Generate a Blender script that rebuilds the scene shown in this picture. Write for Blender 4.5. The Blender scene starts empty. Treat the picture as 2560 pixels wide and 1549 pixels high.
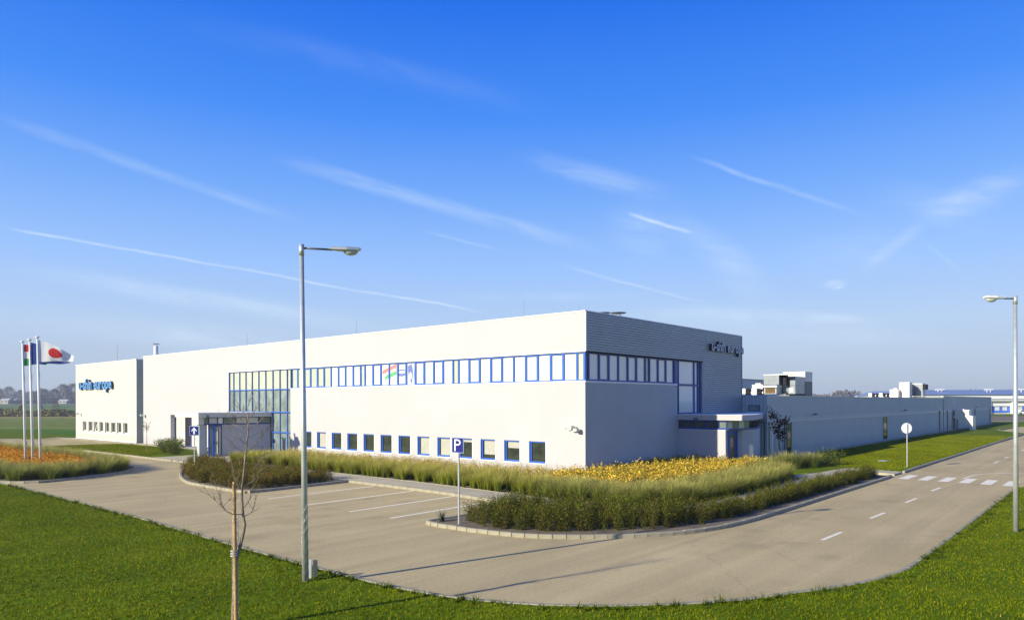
import bpy, bmesh, math, random
import numpy as np
from mathutils import Vector, Matrix
random.seed(7); rng = np.random.default_rng(7)
R = math.radians
scene = bpy.context.scene
COL = scene.collection

# ------------------------------------------------------------------ camera
# World frame: X runs along the shaded side wall, Y along the sunlit front wall, origin at the building corner.
CAM = Vector((-29.11, -20.43, 4.0))
FWD = Vector((0.75599, 0.65459, 0.0)); RGT = Vector((0.65459, -0.75599, 0.0)); UP = Vector((0, 0, 1))
cam_data = bpy.data.cameras.new('camera')
cam = bpy.data.objects.new('camera', cam_data); COL.objects.link(cam)
cam_data.sensor_width = 36; cam_data.lens = 25.26; cam_data.shift_y = 0.0898
cam_data.clip_start = 0.1; cam_data.clip_end = 5000
roll = R(0.17)
xr = RGT * math.cos(roll) - UP * math.sin(roll); yr = UP * math.cos(roll) + RGT * math.sin(roll)
m = Matrix((xr, yr, -FWD)).transposed().to_4x4(); m.translation = CAM
cam.matrix_world = m
scene.camera = cam

# ------------------------------------------------------------------ light
SUN_EL, SUN_TO = R(22), Vector((-0.968, 0.252, 0))
world = bpy.data.worlds.new('World'); scene.world = world; world.use_nodes = True
wn, wl = world.node_tree.nodes, world.node_tree.links
wn.clear()
def N(t, **kw):
    n = wn.new(t)
    for k, v in kw.items(): setattr(n, k, v)
    return n
def wmath(op, a, b=None, c=None, clamp=False):
    n = N('ShaderNodeMath', operation=op, use_clamp=clamp)
    for i, q in enumerate((a, b, c)):
        if q is None: continue
        if isinstance(q, (int, float)): n.inputs[i].default_value = q
        else: wl.new(q, n.inputs[i])
    return n.outputs[0]
sky = N('ShaderNodeTexSky', sky_type='NISHITA', sun_disc=False)
sky.sun_elevation = SUN_EL; sky.sun_rotation = math.atan2(SUN_TO.x, SUN_TO.y)
sky.air_density = 1.0; sky.dust_density = 0.25; sky.ozone_density = 2.0
tc = N('ShaderNodeTexCoord')
sep = N('ShaderNodeSeparateXYZ'); wl.new(tc.outputs['Generated'], sep.inputs[0])
ramp = N('ShaderNodeValToRGB'); wl.new(sep.outputs['Z'], ramp.inputs[0])
SK = [(0.0, (.43, .51, .62)), (.045, (.45, .55, .70)), (.10, (.46, .61, .85)), (.178, (.33, .545, .97)), (.27, (.17, .40, .95)), (.365, (.052, .262, .93)), (.484, (.008, .155, .82)), (.75, (.012, .10, .58)), (1.0, (.008, .07, .45))]
while len(ramp.color_ramp.elements) < len(SK): ramp.color_ramp.elements.new(.5)
for e, (p, c) in zip(ramp.color_ramp.elements, SK): e.position = p; e.color = (*c, 1)
gain = N('ShaderNodeVectorMath', operation='SCALE'); wl.new(ramp.outputs[0], gain.inputs[0]); gain.inputs['Scale'].default_value = 8.3
tint = N('ShaderNodeMix', data_type='RGBA', blend_type='MIX'); tint.inputs[0].default_value = .08   # a little of the physical sky, for its glow towards the sun
wl.new(gain.outputs[0], tint.inputs[6]); wl.new(sky.outputs[0], tint.inputs[7])
# slow wobble of the view direction, so that trails are not ruled lines
noi = N('ShaderNodeTexNoise'); noi.inputs['Scale'].default_value = 7; noi.inputs['Detail'].default_value = 3
wl.new(tc.outputs['Generated'], noi.inputs['Vector'])
wob = N('ShaderNodeVectorMath', operation='MULTIPLY_ADD')
wl.new(noi.outputs['Color'], wob.inputs[0]); wob.inputs[1].default_value = (0.014,) * 3
wl.new(tc.outputs['Generated'], wob.inputs[2])
noi2 = N('ShaderNodeTexNoise'); noi2.inputs['Scale'].default_value = 9; noi2.inputs['Detail'].default_value = 9; noi2.inputs['Roughness'].default_value = .68; noi2.inputs['Distortion'].default_value = .6
nrot = N('ShaderNodeVectorRotate', rotation_type='AXIS_ANGLE'); nrot.inputs['Axis'].default_value = FWD; nrot.inputs['Angle'].default_value = R(-14); wl.new(tc.outputs['Generated'], nrot.inputs['Vector'])
nmap = N('ShaderNodeMapping'); nmap.inputs['Rotation'].default_value = (0, 0, math.atan2(-RGT.y, RGT.x)); nmap.inputs['Scale'].default_value = (1, 1, 5.5); wl.new(nrot.outputs[0], nmap.inputs[0])
wl.new(nmap.outputs[0], noi2.inputs['Vector'])
def ray(x, y):       # direction of a place in the sky, measured in degrees-like station units
    return (RGT * ((x - 1280) / 1796) + FWD + UP * ((1004.5 - (x - 1280) * 0.003 - y) / 1796)).normalized()
total = None
# trails: (x0,y0,x1,y1, half width, strength, softness of the ends)
TR = [(-10, 565, 1230, 785, 3.2, .62, .06), (-60, 275, 780, 560, 12, .16, .15), (640, 385, 1560, 640, 17, .30, .2),
      (-100, 650, 1060, 836, 22, .36, .25), (1565, 532, 1740, 585, 4.5, .5, .1), (1250, 370, 1760, 520, 26, .30, .3), (1500, 520, 1700, 640, 60, .20, .3), (1750, 600, 1950, 780, 45, .20, .3), (2150, 480, 2560, 560, 40, .14, .3),
      (1640, 545, 1900, 668, 34, .26, .3), (1700, 380, 2220, 560, 6, .24, .2), (1365, 650, 1790, 768, 4, .34, .15),
      (2270, 545, 2640, 425, 30, .36, .3), (2140, 690, 2330, 540, 14, .22, .2), (2040, 716, 2130, 706, 9, .5, .3),
      (2080, 730, 2120, 712, 5, .5, .3), (1040, 575, 1280, 632, 4, .2, .2), (1480, 770, 2300, 812, 17, .30, .25),
      (1990, 795, 2200, 795, 9, .34, .25), (1000, 745, 1800, 735, 12, .18, .3), (-100, 800, 800, 850, 26, .30, .3),
      (1820, 830, 2500, 845, 18, .22, .3), (2300, 600, 2420, 690, 5, .22, .3), (300, 20, 1500, 300, 30, .07, .3), (200, 860, 1200, 905, 45, .25, .3), (1900, 650, 2400, 600, 50, .10, .3), (1200, 820, 2600, 870, 60, .16, .3)]
for (x0, y0, x1, y1, hw, s, soft) in TR:
    a, b = ray(x0, y0), ray(x1, y1)
    n = a.cross(b).normalized(); t = n.cross(a).normalized(); ang = math.acos(max(-1, min(1, a.dot(b))))
    mid = a * math.cos(ang / 2) + t * math.sin(ang / 2); tm = n.cross(mid).normalized()
    dn = N('ShaderNodeVectorMath', operation='DOT_PRODUCT'); wl.new(wob.outputs[0], dn.inputs[0]); dn.inputs[1].default_value = n
    off = sum(n) * 0.007
    dd = wmath('ABSOLUTE', wmath('SUBTRACT', dn.outputs['Value'], off))
    across = N('ShaderNodeMapRange', interpolation_type='SMOOTHSTEP')
    wl.new(dd, across.inputs['Value']); across.inputs['From Min'].default_value = 0; across.inputs['From Max'].default_value = hw * 1.5 / 1796
    across.inputs['To Min'].default_value = 1; across.inputs['To Max'].default_value = 0
    dt = N('ShaderNodeVectorMath', operation='DOT_PRODUCT'); wl.new(tc.outputs['Generated'], dt.inputs[0]); dt.inputs[1].default_value = tm
    half = math.sin(ang / 2)
    al = N('ShaderNodeMapRange', interpolation_type='SMOOTHSTEP')
    wl.new(wmath('ABSOLUTE', dt.outputs['Value']), al.inputs['Value'])
    al.inputs['From Min'].default_value = half * (1 - 3 * soft) if soft < .3 else 0; al.inputs['From Max'].default_value = half
    al.inputs['To Min'].default_value = s; al.inputs['To Max'].default_value = 0
    fr = N('ShaderNodeVectorMath', operation='DOT_PRODUCT'); wl.new(tc.outputs['Generated'], fr.inputs[0]); fr.inputs[1].default_value = mid
    v = wmath('MULTIPLY', across.outputs[0], al.outputs[0]); v = wmath('MULTIPLY', v, wmath('GREATER_THAN', fr.outputs['Value'], 0))
    total = v if total is None else wmath('ADD', total, v)
brk = N('ShaderNodeMapRange'); wl.new(noi2.outputs['Fac'], brk.inputs['Value']); brk.inputs['From Min'].default_value = .36
brk.inputs['From Max'].default_value = .66; brk.inputs['To Min'].default_value = .32; brk.inputs['To Max'].default_value = 1.35
total = wmath('MULTIPLY', total, brk.outputs[0], clamp=True)
cl = N('ShaderNodeMix', data_type='RGBA', blend_type='MIX'); wl.new(total, cl.inputs[0]); wl.new(tint.outputs[2], cl.inputs[6])
cl.inputs[7].default_value = (5.4, 6.6, 8.0, 1)
bg = N('ShaderNodeBackground'); bg.inputs['Strength'].default_value = 0.08
wl.new(cl.outputs[2], bg.inputs['Color'])
wo = N('ShaderNodeOutputWorld'); wl.new(bg.outputs[0], wo.inputs[0])
sd = bpy.data.lights.new('sun', 'SUN'); sd.energy = 4.6; sd.angle = R(0.53); sd.color = (1.0, 0.92, 0.72)
sun = bpy.data.objects.new('sun', sd); COL.objects.link(sun)
sun_dir = Vector((SUN_TO.x * math.cos(SUN_EL), SUN_TO.y * math.cos(SUN_EL), math.sin(SUN_EL)))
sun.rotation_euler = sun_dir.to_track_quat('Z', 'Y').to_euler(); sun.location = (-30, 10, 40)
vs = scene.view_settings
vs.view_transform = 'Standard'; vs.look = 'None'; vs.gamma = 1; vs.exposure = 0.68; vs.use_curve_mapping = False
scene.cycles.max_bounces = 6; scene.cycles.volume_bounces = 0; scene.cycles.transparent_max_bounces = 6

# ------------------------------------------------------------------ materials
def mat(name, col, rough=.8, nscale=0, namp=0, bump=0, bscale=60, metal=0, spec=.4, attr=False, coat=0, detail=4, trans=0, coords='Object'):
    M = bpy.data.materials.new(name); M.use_nodes = True
    n, l = M.node_tree.nodes, M.node_tree.links
    b = n['Principled BSDF']
    b.inputs['Base Color'].default_value = (*col, 1); b.inputs['Roughness'].default_value = rough
    b.inputs['Metallic'].default_value = metal; b.inputs['Specular IOR Level'].default_value = spec
    b.inputs['Coat Weight'].default_value = coat; b.inputs['Coat Roughness'].default_value = .03
    src = None
    tcn = n.new('ShaderNodeTexCoord')
    if attr:
        a = n.new('ShaderNodeAttribute'); a.attribute_name = 'tint'; src = a.outputs['Color']
        l.new(src, b.inputs['Base Color'])
    if namp:
        t = n.new('ShaderNodeTexNoise'); t.inputs['Scale'].default_value = nscale; t.inputs['Detail'].default_value = detail
        l.new(tcn.outputs[coords], t.inputs['Vector'])
        mr = n.new('ShaderNodeMapRange'); mr.inputs['From Min'].default_value = .3; mr.inputs['From Max'].default_value = .7
        mr.inputs['To Min'].default_value = 1 - namp; mr.inputs['To Max'].default_value = 1 + namp
        l.new(t.outputs['Fac'], mr.inputs['Value'])
        x = n.new('ShaderNodeMix'); x.data_type = 'RGBA'; x.blend_type = 'MULTIPLY'; x.inputs[0].default_value = 1
        if src: l.new(src, x.inputs[6])
        else: x.inputs[6].default_value = (*col, 1)
        l.new(mr.outputs[0], x.inputs[7]); l.new(x.outputs[2], b.inputs['Base Color'])
    if bump:
        t2 = n.new('ShaderNodeTexNoise'); t2.inputs['Scale'].default_value = bscale; t2.inputs['Detail'].default_value = 5
        l.new(tcn.outputs[coords], t2.inputs['Vector'])
        bp = n.new('ShaderNodeBump'); bp.inputs['Strength'].default_value = bump; bp.inputs['Distance'].default_value = .02
        l.new(t2.outputs['Fac'], bp.inputs['Height']); l.new(bp.outputs[0], b.inputs['Normal'])
    if trans:
        tr = n.new('ShaderNodeBsdfTranslucent'); mx = n.new('ShaderNodeMixShader'); mx.inputs[0].default_value = trans
        l.new(b.outputs[0], mx.inputs[1]); l.new(tr.outputs[0], mx.inputs[2])
        if src: l.new(src, tr.inputs['Color'])
        else: tr.inputs['Color'].default_value = (*col, 1)
        l.new(mx.outputs[0], n['Material Output'].inputs['Surface'])
    return M

def noise_mix(M, stops, scale=.5, detail=6, rough=.6, coords='Object', bump=0, bscale=30, second=None):
    """base colour from a noise ramp; second = (scale, amplitude) of a finer mottle"""
    n, l = M.node_tree.nodes, M.node_tree.links; b = n['Principled BSDF']
    tcn = n.new('ShaderNodeTexCoord'); t = n.new('ShaderNodeTexNoise')
    t.inputs['Scale'].default_value = scale; t.inputs['Detail'].default_value = detail; t.inputs['Roughness'].default_value = rough
    l.new(tcn.outputs[coords], t.inputs['Vector'])
    cr = n.new('ShaderNodeValToRGB'); l.new(t.outputs['Fac'], cr.inputs[0])
    while len(cr.color_ramp.elements) < len(stops): cr.color_ramp.elements.new(.5)
    for e, (p, c) in zip(cr.color_ramp.elements, stops): e.position = p; e.color = (*c, 1)
    out = cr.outputs[0]
    if second:
        t2 = n.new('ShaderNodeTexNoise'); t2.inputs['Scale'].default_value = second[0]; t2.inputs['Detail'].default_value = 3
        l.new(tcn.outputs[coords], t2.inputs['Vector'])
        mr = n.new('ShaderNodeMapRange'); mr.inputs['From Min'].default_value = .3; mr.inputs['From Max'].default_value = .7
        mr.inputs['To Min'].default_value = 1 - second[1]; mr.inputs['To Max'].default_value = 1 + second[1]
        l.new(t2.outputs['Fac'], mr.inputs['Value'])
        x = n.new('ShaderNodeMix'); x.data_type = 'RGBA'; x.blend_type = 'MULTIPLY'; x.inputs[0].default_value = 1
        l.new(out, x.inputs[6]); l.new(mr.outputs[0], x.inputs[7]); out = x.outputs[2]
    l.new(out, b.inputs['Base Color'])
    if bump:
        t3 = n.new('ShaderNodeTexNoise'); t3.inputs['Scale'].default_value = bscale; t3.inputs['Detail'].default_value = 4
        l.new(tcn.outputs[coords], t3.inputs['Vector'])
        bp = n.new('ShaderNodeBump'); bp.inputs['Strength'].default_value = bump; bp.inputs['Distance'].default_value = .03
        l.new(t3.outputs['Fac'], bp.inputs['Height']); l.new(bp.outputs[0], b.inputs['Normal'])
    return out, b, n, l

K = {}
K['plaster'] = mat('white plaster', (.465, .455, .46), .85, .35, .02, .15, 90)
def weather(M, top=1.2):
    # faint rain streaks and splash dirt on the lowest part of the wall
    n, l = M.node_tree.nodes, M.node_tree.links; b = n['Principled BSDF']; src = b.inputs['Base Color'].links[0].from_socket
    tcn = n.new('ShaderNodeTexCoord'); mp = n.new('ShaderNodeMapping'); mp.inputs['Scale'].default_value = (2.2, 2.2, .10); l.new(tcn.outputs['Object'], mp.inputs[0])
    t = n.new('ShaderNodeTexNoise'); t.inputs['Scale'].default_value = 1.5; t.inputs['Detail'].default_value = 6; l.new(mp.outputs[0], t.inputs['Vector'])
    mr = n.new('ShaderNodeMapRange'); mr.inputs['From Min'].default_value = .35; mr.inputs['From Max'].default_value = .62; mr.inputs['To Min'].default_value = .985; mr.inputs['To Max'].default_value = 1.0; l.new(t.outputs['Fac'], mr.inputs[0])
    sx = n.new('ShaderNodeSeparateXYZ'); l.new(tcn.outputs['Object'], sx.inputs[0]); t2 = n.new('ShaderNodeTexNoise'); t2.inputs['Scale'].default_value = 2.5; t2.inputs['Detail'].default_value = 6; l.new(tcn.outputs['Object'], t2.inputs['Vector'])
    ma = n.new('ShaderNodeMath'); ma.operation = 'MULTIPLY_ADD'; l.new(t2.outputs['Fac'], ma.inputs[0]); ma.inputs[1].default_value = -.9; l.new(sx.outputs['Z'], ma.inputs[2])
    m2 = n.new('ShaderNodeMapRange'); m2.inputs['From Min'].default_value = -.4; m2.inputs['From Max'].default_value = top * .4; m2.inputs['To Min'].default_value = .80; m2.inputs['To Max'].default_value = 1.0; l.new(ma.outputs[0], m2.inputs[0])
    mm = n.new('ShaderNodeMath'); mm.operation = 'MULTIPLY'; l.new(mr.outputs[0], mm.inputs[0]); l.new(m2.outputs[0], mm.inputs[1])
    x = n.new('ShaderNodeMix'); x.data_type = 'RGBA'; x.blend_type = 'MULTIPLY'; x.inputs[0].default_value = 1; l.new(src, x.inputs[6]); l.new(mm.outputs[0], x.inputs[7]); l.new(x.outputs[2], b.inputs['Base Color'])
weather(K['plaster'])
K['plaster_shade'] = mat('white plaster with painted shade', (.42, .455, .45), .85, .5, .05, .2, 90)  # the front's plaster again, with the side wall's shade put into its colour
weather(K['plaster_shade'])
K['trim'] = mat('white painted trim', (.80, .80, .77), .45, 2, .03)
K['siding'] = mat('silver corrugated siding', (.40, .43, .46), .38, .6, .06, metal=.35)
K['panel'] = mat('cream profiled panel', (.60, .585, .52), .55, .8, .03)
K['hallpanel'] = mat('silver grey wall panel', (.47, .505, .485), .5, .5, .05, metal=.2)
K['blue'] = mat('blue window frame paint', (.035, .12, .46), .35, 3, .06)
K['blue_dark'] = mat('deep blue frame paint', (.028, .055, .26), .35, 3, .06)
K['blind'] = mat('white window blind behind glass', (.66, .66, .60), .6, 2.5, .04, coat=1)
K['blind_green'] = mat('pale greenish window glass', (.44, .48, .37), .5, 1.5, .06, coat=1)
K['blind_soft'] = mat('cream roller blind', (.40, .40, .33), .7, 4, .06, coat=.6)
K['glass'] = mat('dark window glass', (.035, .045, .035), .04, 2.5, .35, spec=.8, coat=.6)
K['glass_mid'] = mat('grey green window glass', (.20, .25, .22), .08, 1.2, .3, spec=.8, coat=1)
K['glass_sky'] = mat('window glass with painted sky reflection', (.68, .68, .62), .10, 1, .06, spec=1, coat=1)  # pale base colour paints in the sky mirrored by the panes
K['dark'] = mat('dark opening and shadow line', (.012, .008, .012), .8, 4, .2)  # openings, and the painted shadow line over the front ribbon
K['roof'] = mat('grey roofing felt', (.22, .22, .21), .9, .8, .15, .3, 20)
K['galv'] = mat('galvanised steel', (.52, .55, .52), .42, 6, .10, metal=.55)
K['galv_dark'] = mat('dull steel', (.16, .17, .16), .5, 6, .10, metal=.5)
K['white_metal'] = mat('white painted metal', (.78, .78, .74), .35, 3, .04)
K['cream_metal'] = mat('cream painted metal', (.74, .70, .56), .45, 3, .05)
K['silver'] = mat('silver sheet metal', (.30, .33, .35), .28, 3, .1, metal=.7)
K['grille'] = mat('brown grille', (.14, .085, .03), .7, 10, .3)
K['lens'] = mat('frosted lamp glass', (.55, .58, .55), .15, 8, .1, coat=1)
K['sign_blue'] = mat('blue sign sheet', (.012, .012, .16), .35, 4, .05)
K['sign_edge'] = mat('sign edge', (.35, .45, .62), .4)
K['sign_white'] = mat('white sign print', (.62, .70, .74), .4)
K['letter_blue'] = mat('blue letter face', (.10, .27, .56), .4, 3, .1)
K['letter_side'] = mat('dark letter side', (.01, .014, .03), .5)
K['letter_silver'] = mat('silver letter face', (.33, .36, .46), .35, 3, .1, metal=.3)
K['letter_maroon'] = mat('maroon letter side', (.03, .006, .016), .5)
K['red'] = mat('red flag cloth', (.62, .03, .025), .8, 8, .05, trans=.25)
K['white_cloth'] = mat('white flag cloth', (.78, .78, .76), .8, 8, .04, trans=.25)
K['green_cloth'] = mat('green flag cloth', (.02, .30, .08), .8, 8, .05, trans=.25)
K['blue_cloth'] = mat('blue flag cloth', (.015, .05, .24), .8, 8, .05, trans=.2)
K['pole'] = mat('white flagpole paint', (.74, .74, .70), .35, 3, .04)
K['bark'] = mat('grey brown bark', (.26, .20, .13), .9, 20, .35, .6, 80)
K['stake'] = mat('peeled wooden stake', (.42, .26, .10), .8, 9, .25, .4, 60)
K['wire'] = mat('galvanised wire', (.55, .55, .50), .5, metal=.5)
K['strap'] = mat('pale binding strap', (.70, .66, .58), .8, 30, .2)
K['leaf'] = mat('leaf', (.1, .1, .03), .6, attr=True, spec=.05, trans=.3)
K['dry'] = mat('dry stem and twig', (.2, .2, .1), .8, attr=True, spec=.1)
K['soil'] = mat('bare soil', (.16, .12, .075), .95)
noise_mix(K['soil'], [(.3, (.09, .07, .045)), (.6, (.19, .15, .09)), (.8, (.10, .11, .04))], 1.6, bump=.5)
weather(K['hallpanel']); weather(K['panel'])
K['kerb'] = mat('concrete kerb stone', (.31, .285, .20), .85, 5, .14, .3, 60)
K['paint'] = mat('white road paint', (.80, .74, .56), .8, 6, .08, .1, 60)
K['paving'] = mat('pale concrete paving', (.42, .37, .25), .9, 1.5, .1, .3, 50)
K['gravel'] = mat('pinkish gravel', (.40, .33, .26), .95, 20, .25, .5, 60)
K['wood'] = mat('grey wood', (.3, .25, .18), .8, 10, .2)
K['house'] = mat('pale house wall', (.42, .40, .36), .8, 3, .05)
K['tile'] = mat('blue grey roof sheet', (.16, .22, .36), .5, 1, .08)
K['far_white'] = mat('white cladding', (.80, .80, .76), .6, .3, .03)
K['far_blue'] = mat('bright blue cladding', (.05, .16, .60), .5, .5, .05)
K['car_white'] = mat('white car paint', (.75, .75, .75), .2, coat=1)
K['car_red'] = mat('dark red car paint', (.25, .02, .02), .2, coat=1)
K['rubber'] = mat('black rubber', (.02, .02, .02), .8)

# asphalt: sun-bleached, with long faint wheel tracks
K['asphalt'] = mat('sun bleached asphalt', (.27, .24, .2), .9)
out, b, n, l = noise_mix(K['asphalt'], [(.25, (.395, .312, .148)), (.5, (.45, .355, .172)), (.75, (.505, .40, .20))], .22, 5, .55, bump=.25, bscale=120, second=(11, .09))
tcn = n.new('ShaderNodeTexCoord'); mp = n.new('ShaderNodeMapping'); mp.inputs['Scale'].default_value = (.05, .9, 1)
l.new(tcn.outputs['Object'], mp.inputs[0]); tn = n.new('ShaderNodeTexNoise'); tn.inputs['Scale'].default_value = 1.4; tn.inputs['Detail'].default_value = 5
tn.inputs['Distortion'].default_value = .7
l.new(mp.outputs[0], tn.inputs['Vector'])
mr = n.new('ShaderNodeMapRange'); mr.inputs['From Min'].default_value = .35; mr.inputs['From Max'].default_value = .65
mr.inputs['To Min'].default_value = .91; mr.inputs['To Max'].default_value = 1.08; l.new(tn.outputs['Fac'], mr.inputs['Value'])
x = n.new('ShaderNodeMix'); x.data_type = 'RGBA'; x.blend_type = 'MULTIPLY'; x.inputs[0].default_value = 1
l.new(out, x.inputs[6]); l.new(mr.outputs[0], x.inputs[7])
# oil drips, rubbed dark spots and small tar marks
vo = n.new('ShaderNodeTexVoronoi'); vo.inputs['Scale'].default_value = .55; vo.inputs['Randomness'].default_value = 1
ns = n.new('ShaderNodeTexNoise'); ns.inputs['Scale'].default_value = 2.2; ns.inputs['Detail'].default_value = 5; l.new(tcn.outputs['Object'], ns.inputs['Vector'])
mx = n.new('ShaderNodeMix'); mx.data_type = 'RGBA'; mx.blend_type = 'ADD'; mx.inputs[0].default_value = .5; l.new(tcn.outputs['Object'], mx.inputs[6]); l.new(ns.outputs['Color'], mx.inputs[7]); l.new(mx.outputs[2], vo.inputs['Vector'])
ms = n.new('ShaderNodeMapRange'); ms.inputs['From Min'].default_value = .05; ms.inputs['From Max'].default_value = .32; ms.inputs['To Min'].default_value = .86; ms.inputs['To Max'].default_value = 1.0; l.new(vo.outputs['Distance'], ms.inputs[0])
v2 = n.new('ShaderNodeTexVoronoi'); v2.feature = 'DISTANCE_TO_EDGE'; v2.inputs['Scale'].default_value = .13; l.new(mx.outputs[2], v2.inputs['Vector'])
m3 = n.new('ShaderNodeMapRange'); m3.inputs['From Min'].default_value = .0; m3.inputs['From Max'].default_value = .006; m3.inputs['To Min'].default_value = .89; m3.inputs['To Max'].default_value = 1.0; l.new(v2.outputs['Distance'], m3.inputs[0])
mq = n.new('ShaderNodeMath'); mq.operation = 'MULTIPLY'; l.new(ms.outputs[0], mq.inputs[0]); l.new(m3.outputs[0], mq.inputs[1])
x2 = n.new('ShaderNodeMix'); x2.data_type = 'RGBA'; x2.blend_type = 'MULTIPLY'; x2.inputs[0].default_value = 1; l.new(x.outputs[2], x2.inputs[6]); l.new(mq.outputs[0], x2.inputs[7]); l.new(x2.outputs[2], b.inputs['Base Color'])
K['lawn'] = mat('mown lawn', (.06, .1, .01), .95, spec=.05)
noise_mix(K['lawn'], [(.28, (.060, .095, .002)), (.5, (.095, .145, .002)), (.68, (.145, .175, .004)), (.8, (.20, .17, .03))], .55, 8, .68, bump=.8, bscale=14, second=(9, .25))
K['dirt'] = mat('dry bare earth', (.3, .24, .15), .95)
noise_mix(K['dirt'], [(.3, (.14, .16, .03)), (.43, (.30, .25, .11)), (.62, (.42, .34, .18)), (.78, (.28, .22, .12))], .5, 7, .65, bump=.5, second=(6, .18))

# ------------------------------------------------------------------ mesh helpers
class MB:
    def __init__(s): s.v = []; s.f = []; s.m = []; s.mats = []
    def mi(s, mt):
        if mt not in s.mats: s.mats.append(mt)
        return s.mats.index(mt)
    def face(s, pts, mt):
        i = len(s.v); s.v += [tuple(p) for p in pts]; s.f.append(tuple(range(i, i + len(pts)))); s.m.append(s.mi(mt))
    def box(s, x0, x1, y0, y1, z0, z1, mt, rot=0, c=(0, 0)):
        if x0 > x1: x0, x1 = x1, x0
        if y0 > y1: y0, y1 = y1, y0
        i = len(s.v)
        P = [(x0, y0), (x1, y0), (x1, y1), (x0, y1)]
        if rot:
            ca, sa = math.cos(rot), math.sin(rot)
            P = [(c[0] + (a - c[0]) * ca - (b - c[1]) * sa, c[1] + (a - c[0]) * sa + (b - c[1]) * ca) for a, b in P]
        s.v += [(a, b, z0) for a, b in P] + [(a, b, z1) for a, b in P]
        for q in ((3, 2, 1, 0), (4, 5, 6, 7), (0, 1, 5, 4), (1, 2, 6, 5), (2, 3, 7, 6), (3, 0, 4, 7)):
            s.f.append(tuple(i + k for k in q)); s.m.append(s.mi(mt))
    def prism(s, poly, z0, z1, mt, top=None, cap=True):
        n = len(poly); area = sum(poly[k][0] * poly[(k + 1) % n][1] - poly[(k + 1) % n][0] * poly[k][1] for k in range(n))
        if area < 0: poly = poly[::-1]
        i = len(s.v); s.v += [(a, b, z0) for a, b in poly] + [(a, b, z1) for a, b in poly]
        for k in range(n):
            k2 = (k + 1) % n; s.f.append((i + k, i + k2, i + n + k2, i + n + k)); s.m.append(s.mi(mt))
        if cap:
            s.f.append(tuple(i + n + k for k in range(n))); s.m.append(s.mi(top or mt))
            s.f.append(tuple(i + k for k in reversed(range(n)))); s.m.append(s.mi(mt))
    def tube(s, pts, rad, mt, n=8, cap=True):
        pts = [Vector(p) for p in pts]
        if isinstance(rad, (int, float)): rad = [rad] * len(pts)
        i0 = len(s.v); prev = None
        for k, p in enumerate(pts):
            d = (pts[min(k + 1, len(pts) - 1)] - pts[max(k - 1, 0)]).normalized()
            if prev is None:
                a = d.orthogonal().normalized()
            else:
                a = (prev - d * prev.dot(d)).normalized()
            prev = a; b = d.cross(a)
            for j in range(n):
                t = 2 * math.pi * j / n; s.v.append(tuple(p + (a * math.cos(t) + b * math.sin(t)) * rad[k]))
        for k in range(len(pts) - 1):
            for j in range(n):
                j2 = (j + 1) % n
                s.f.append((i0 + k * n + j, i0 + k * n + j2, i0 + (k + 1) * n + j2, i0 + (k + 1) * n + j)); s.m.append(s.mi(mt))
        if cap:
            s.f.append(tuple(i0 + j for j in reversed(range(n)))); s.m.append(s.mi(mt))
            s.f.append(tuple(i0 + (len(pts) - 1) * n + j for j in range(n))); s.m.append(s.mi(mt))
    def dome(s, c, r, mt, sx=1, sy=1, sz=-1, n=10, rings=4):
        i0 = len(s.v)
        for k in range(rings + 1):
            a = k / rings * math.pi / 2
            for j in range(n):
                t = 2 * math.pi * j / n
                s.v.append((c[0] + r * sx * math.cos(a) * math.cos(t), c[1] + r * sy * math.cos(a) * math.sin(t), c[2] + r * sz * math.sin(a)))
        for k in range(rings):
            for j in range(n):
                j2 = (j + 1) % n; s.f.append((i0 + k * n + j, i0 + k * n + j2, i0 + (k + 1) * n + j2, i0 + (k + 1) * n + j)); s.m.append(s.mi(mt))
    def mesh(s, name, smooth=False):
        me = bpy.data.meshes.new(name); me.from_pydata(s.v, [], s.f)
        for mt in s.mats: me.materials.append(K[mt])
        me.polygons.foreach_set('material_index', s.m)
        if smooth: me.polygons.foreach_set('use_smooth', [True] * len(s.f))
        me.update(); return me
    def build(s, name, parent=None, smooth=False, bevel=0):
        o = bpy.data.objects.new(name, s.mesh(name, smooth)); COL.objects.link(o)
        if parent:
            o.parent = parent
        if bevel:
            md = o.modifiers.new('bevel', 'BEVEL'); md.width = bevel; md.segments = 2; md.limit_method = 'ANGLE'
        return o

def tag(o, label=None, cat=None, group=None, kind=None):
    if label: o['label'] = label
    if cat: o['category'] = cat
    if group: o['group'] = group
    if kind: o['kind'] = kind
    return o
def empty(name, loc, label, cat, group=None, rz=0):
    o = bpy.data.objects.new(name, None); COL.objects.link(o); o.location = loc; o.rotation_euler = (0, 0, rz); o.empty_display_size = .3
    return tag(o, label, cat, group)
def copy_tree(o, parent=None):
    c = o.copy(); COL.objects.link(c)
    if parent: c.parent = parent
    for ch in [q for q in bpy.data.objects if q.parent == o]: copy_tree(ch, c)
    return c
def structure(mb, name, **k): return tag(mb.build(name, **k), kind='structure')

def smooth_path(pts, step=.3):
    """Catmull-Rom through pts, resampled evenly"""
    P = [Vector((*p, 0)) for p in pts]; out = []
    for i in range(len(P) - 1):
        a, b, c, d = P[max(i - 1, 0)], P[i], P[i + 1], P[min(i + 2, len(P) - 1)]
        n = max(2, int((c - b).length / .1))
        for k in range(n):
            t = k / n
            out.append(.5 * ((2 * b) + (c - a) * t + (2 * a - 5 * b + 4 * c - d) * t * t + (3 * b - a - 3 * c + d) * t ** 3))
    out.append(P[-1])
    res = [out[0]]; acc = 0
    for i in range(1, len(out)):
        acc += (out[i] - out[i - 1]).length
        if acc >= step: res.append(out[i]); acc = 0
    if (res[-1] - out[-1]).length > .05: res.append(out[-1])
    return [(p.x, p.y) for p in res]

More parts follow.
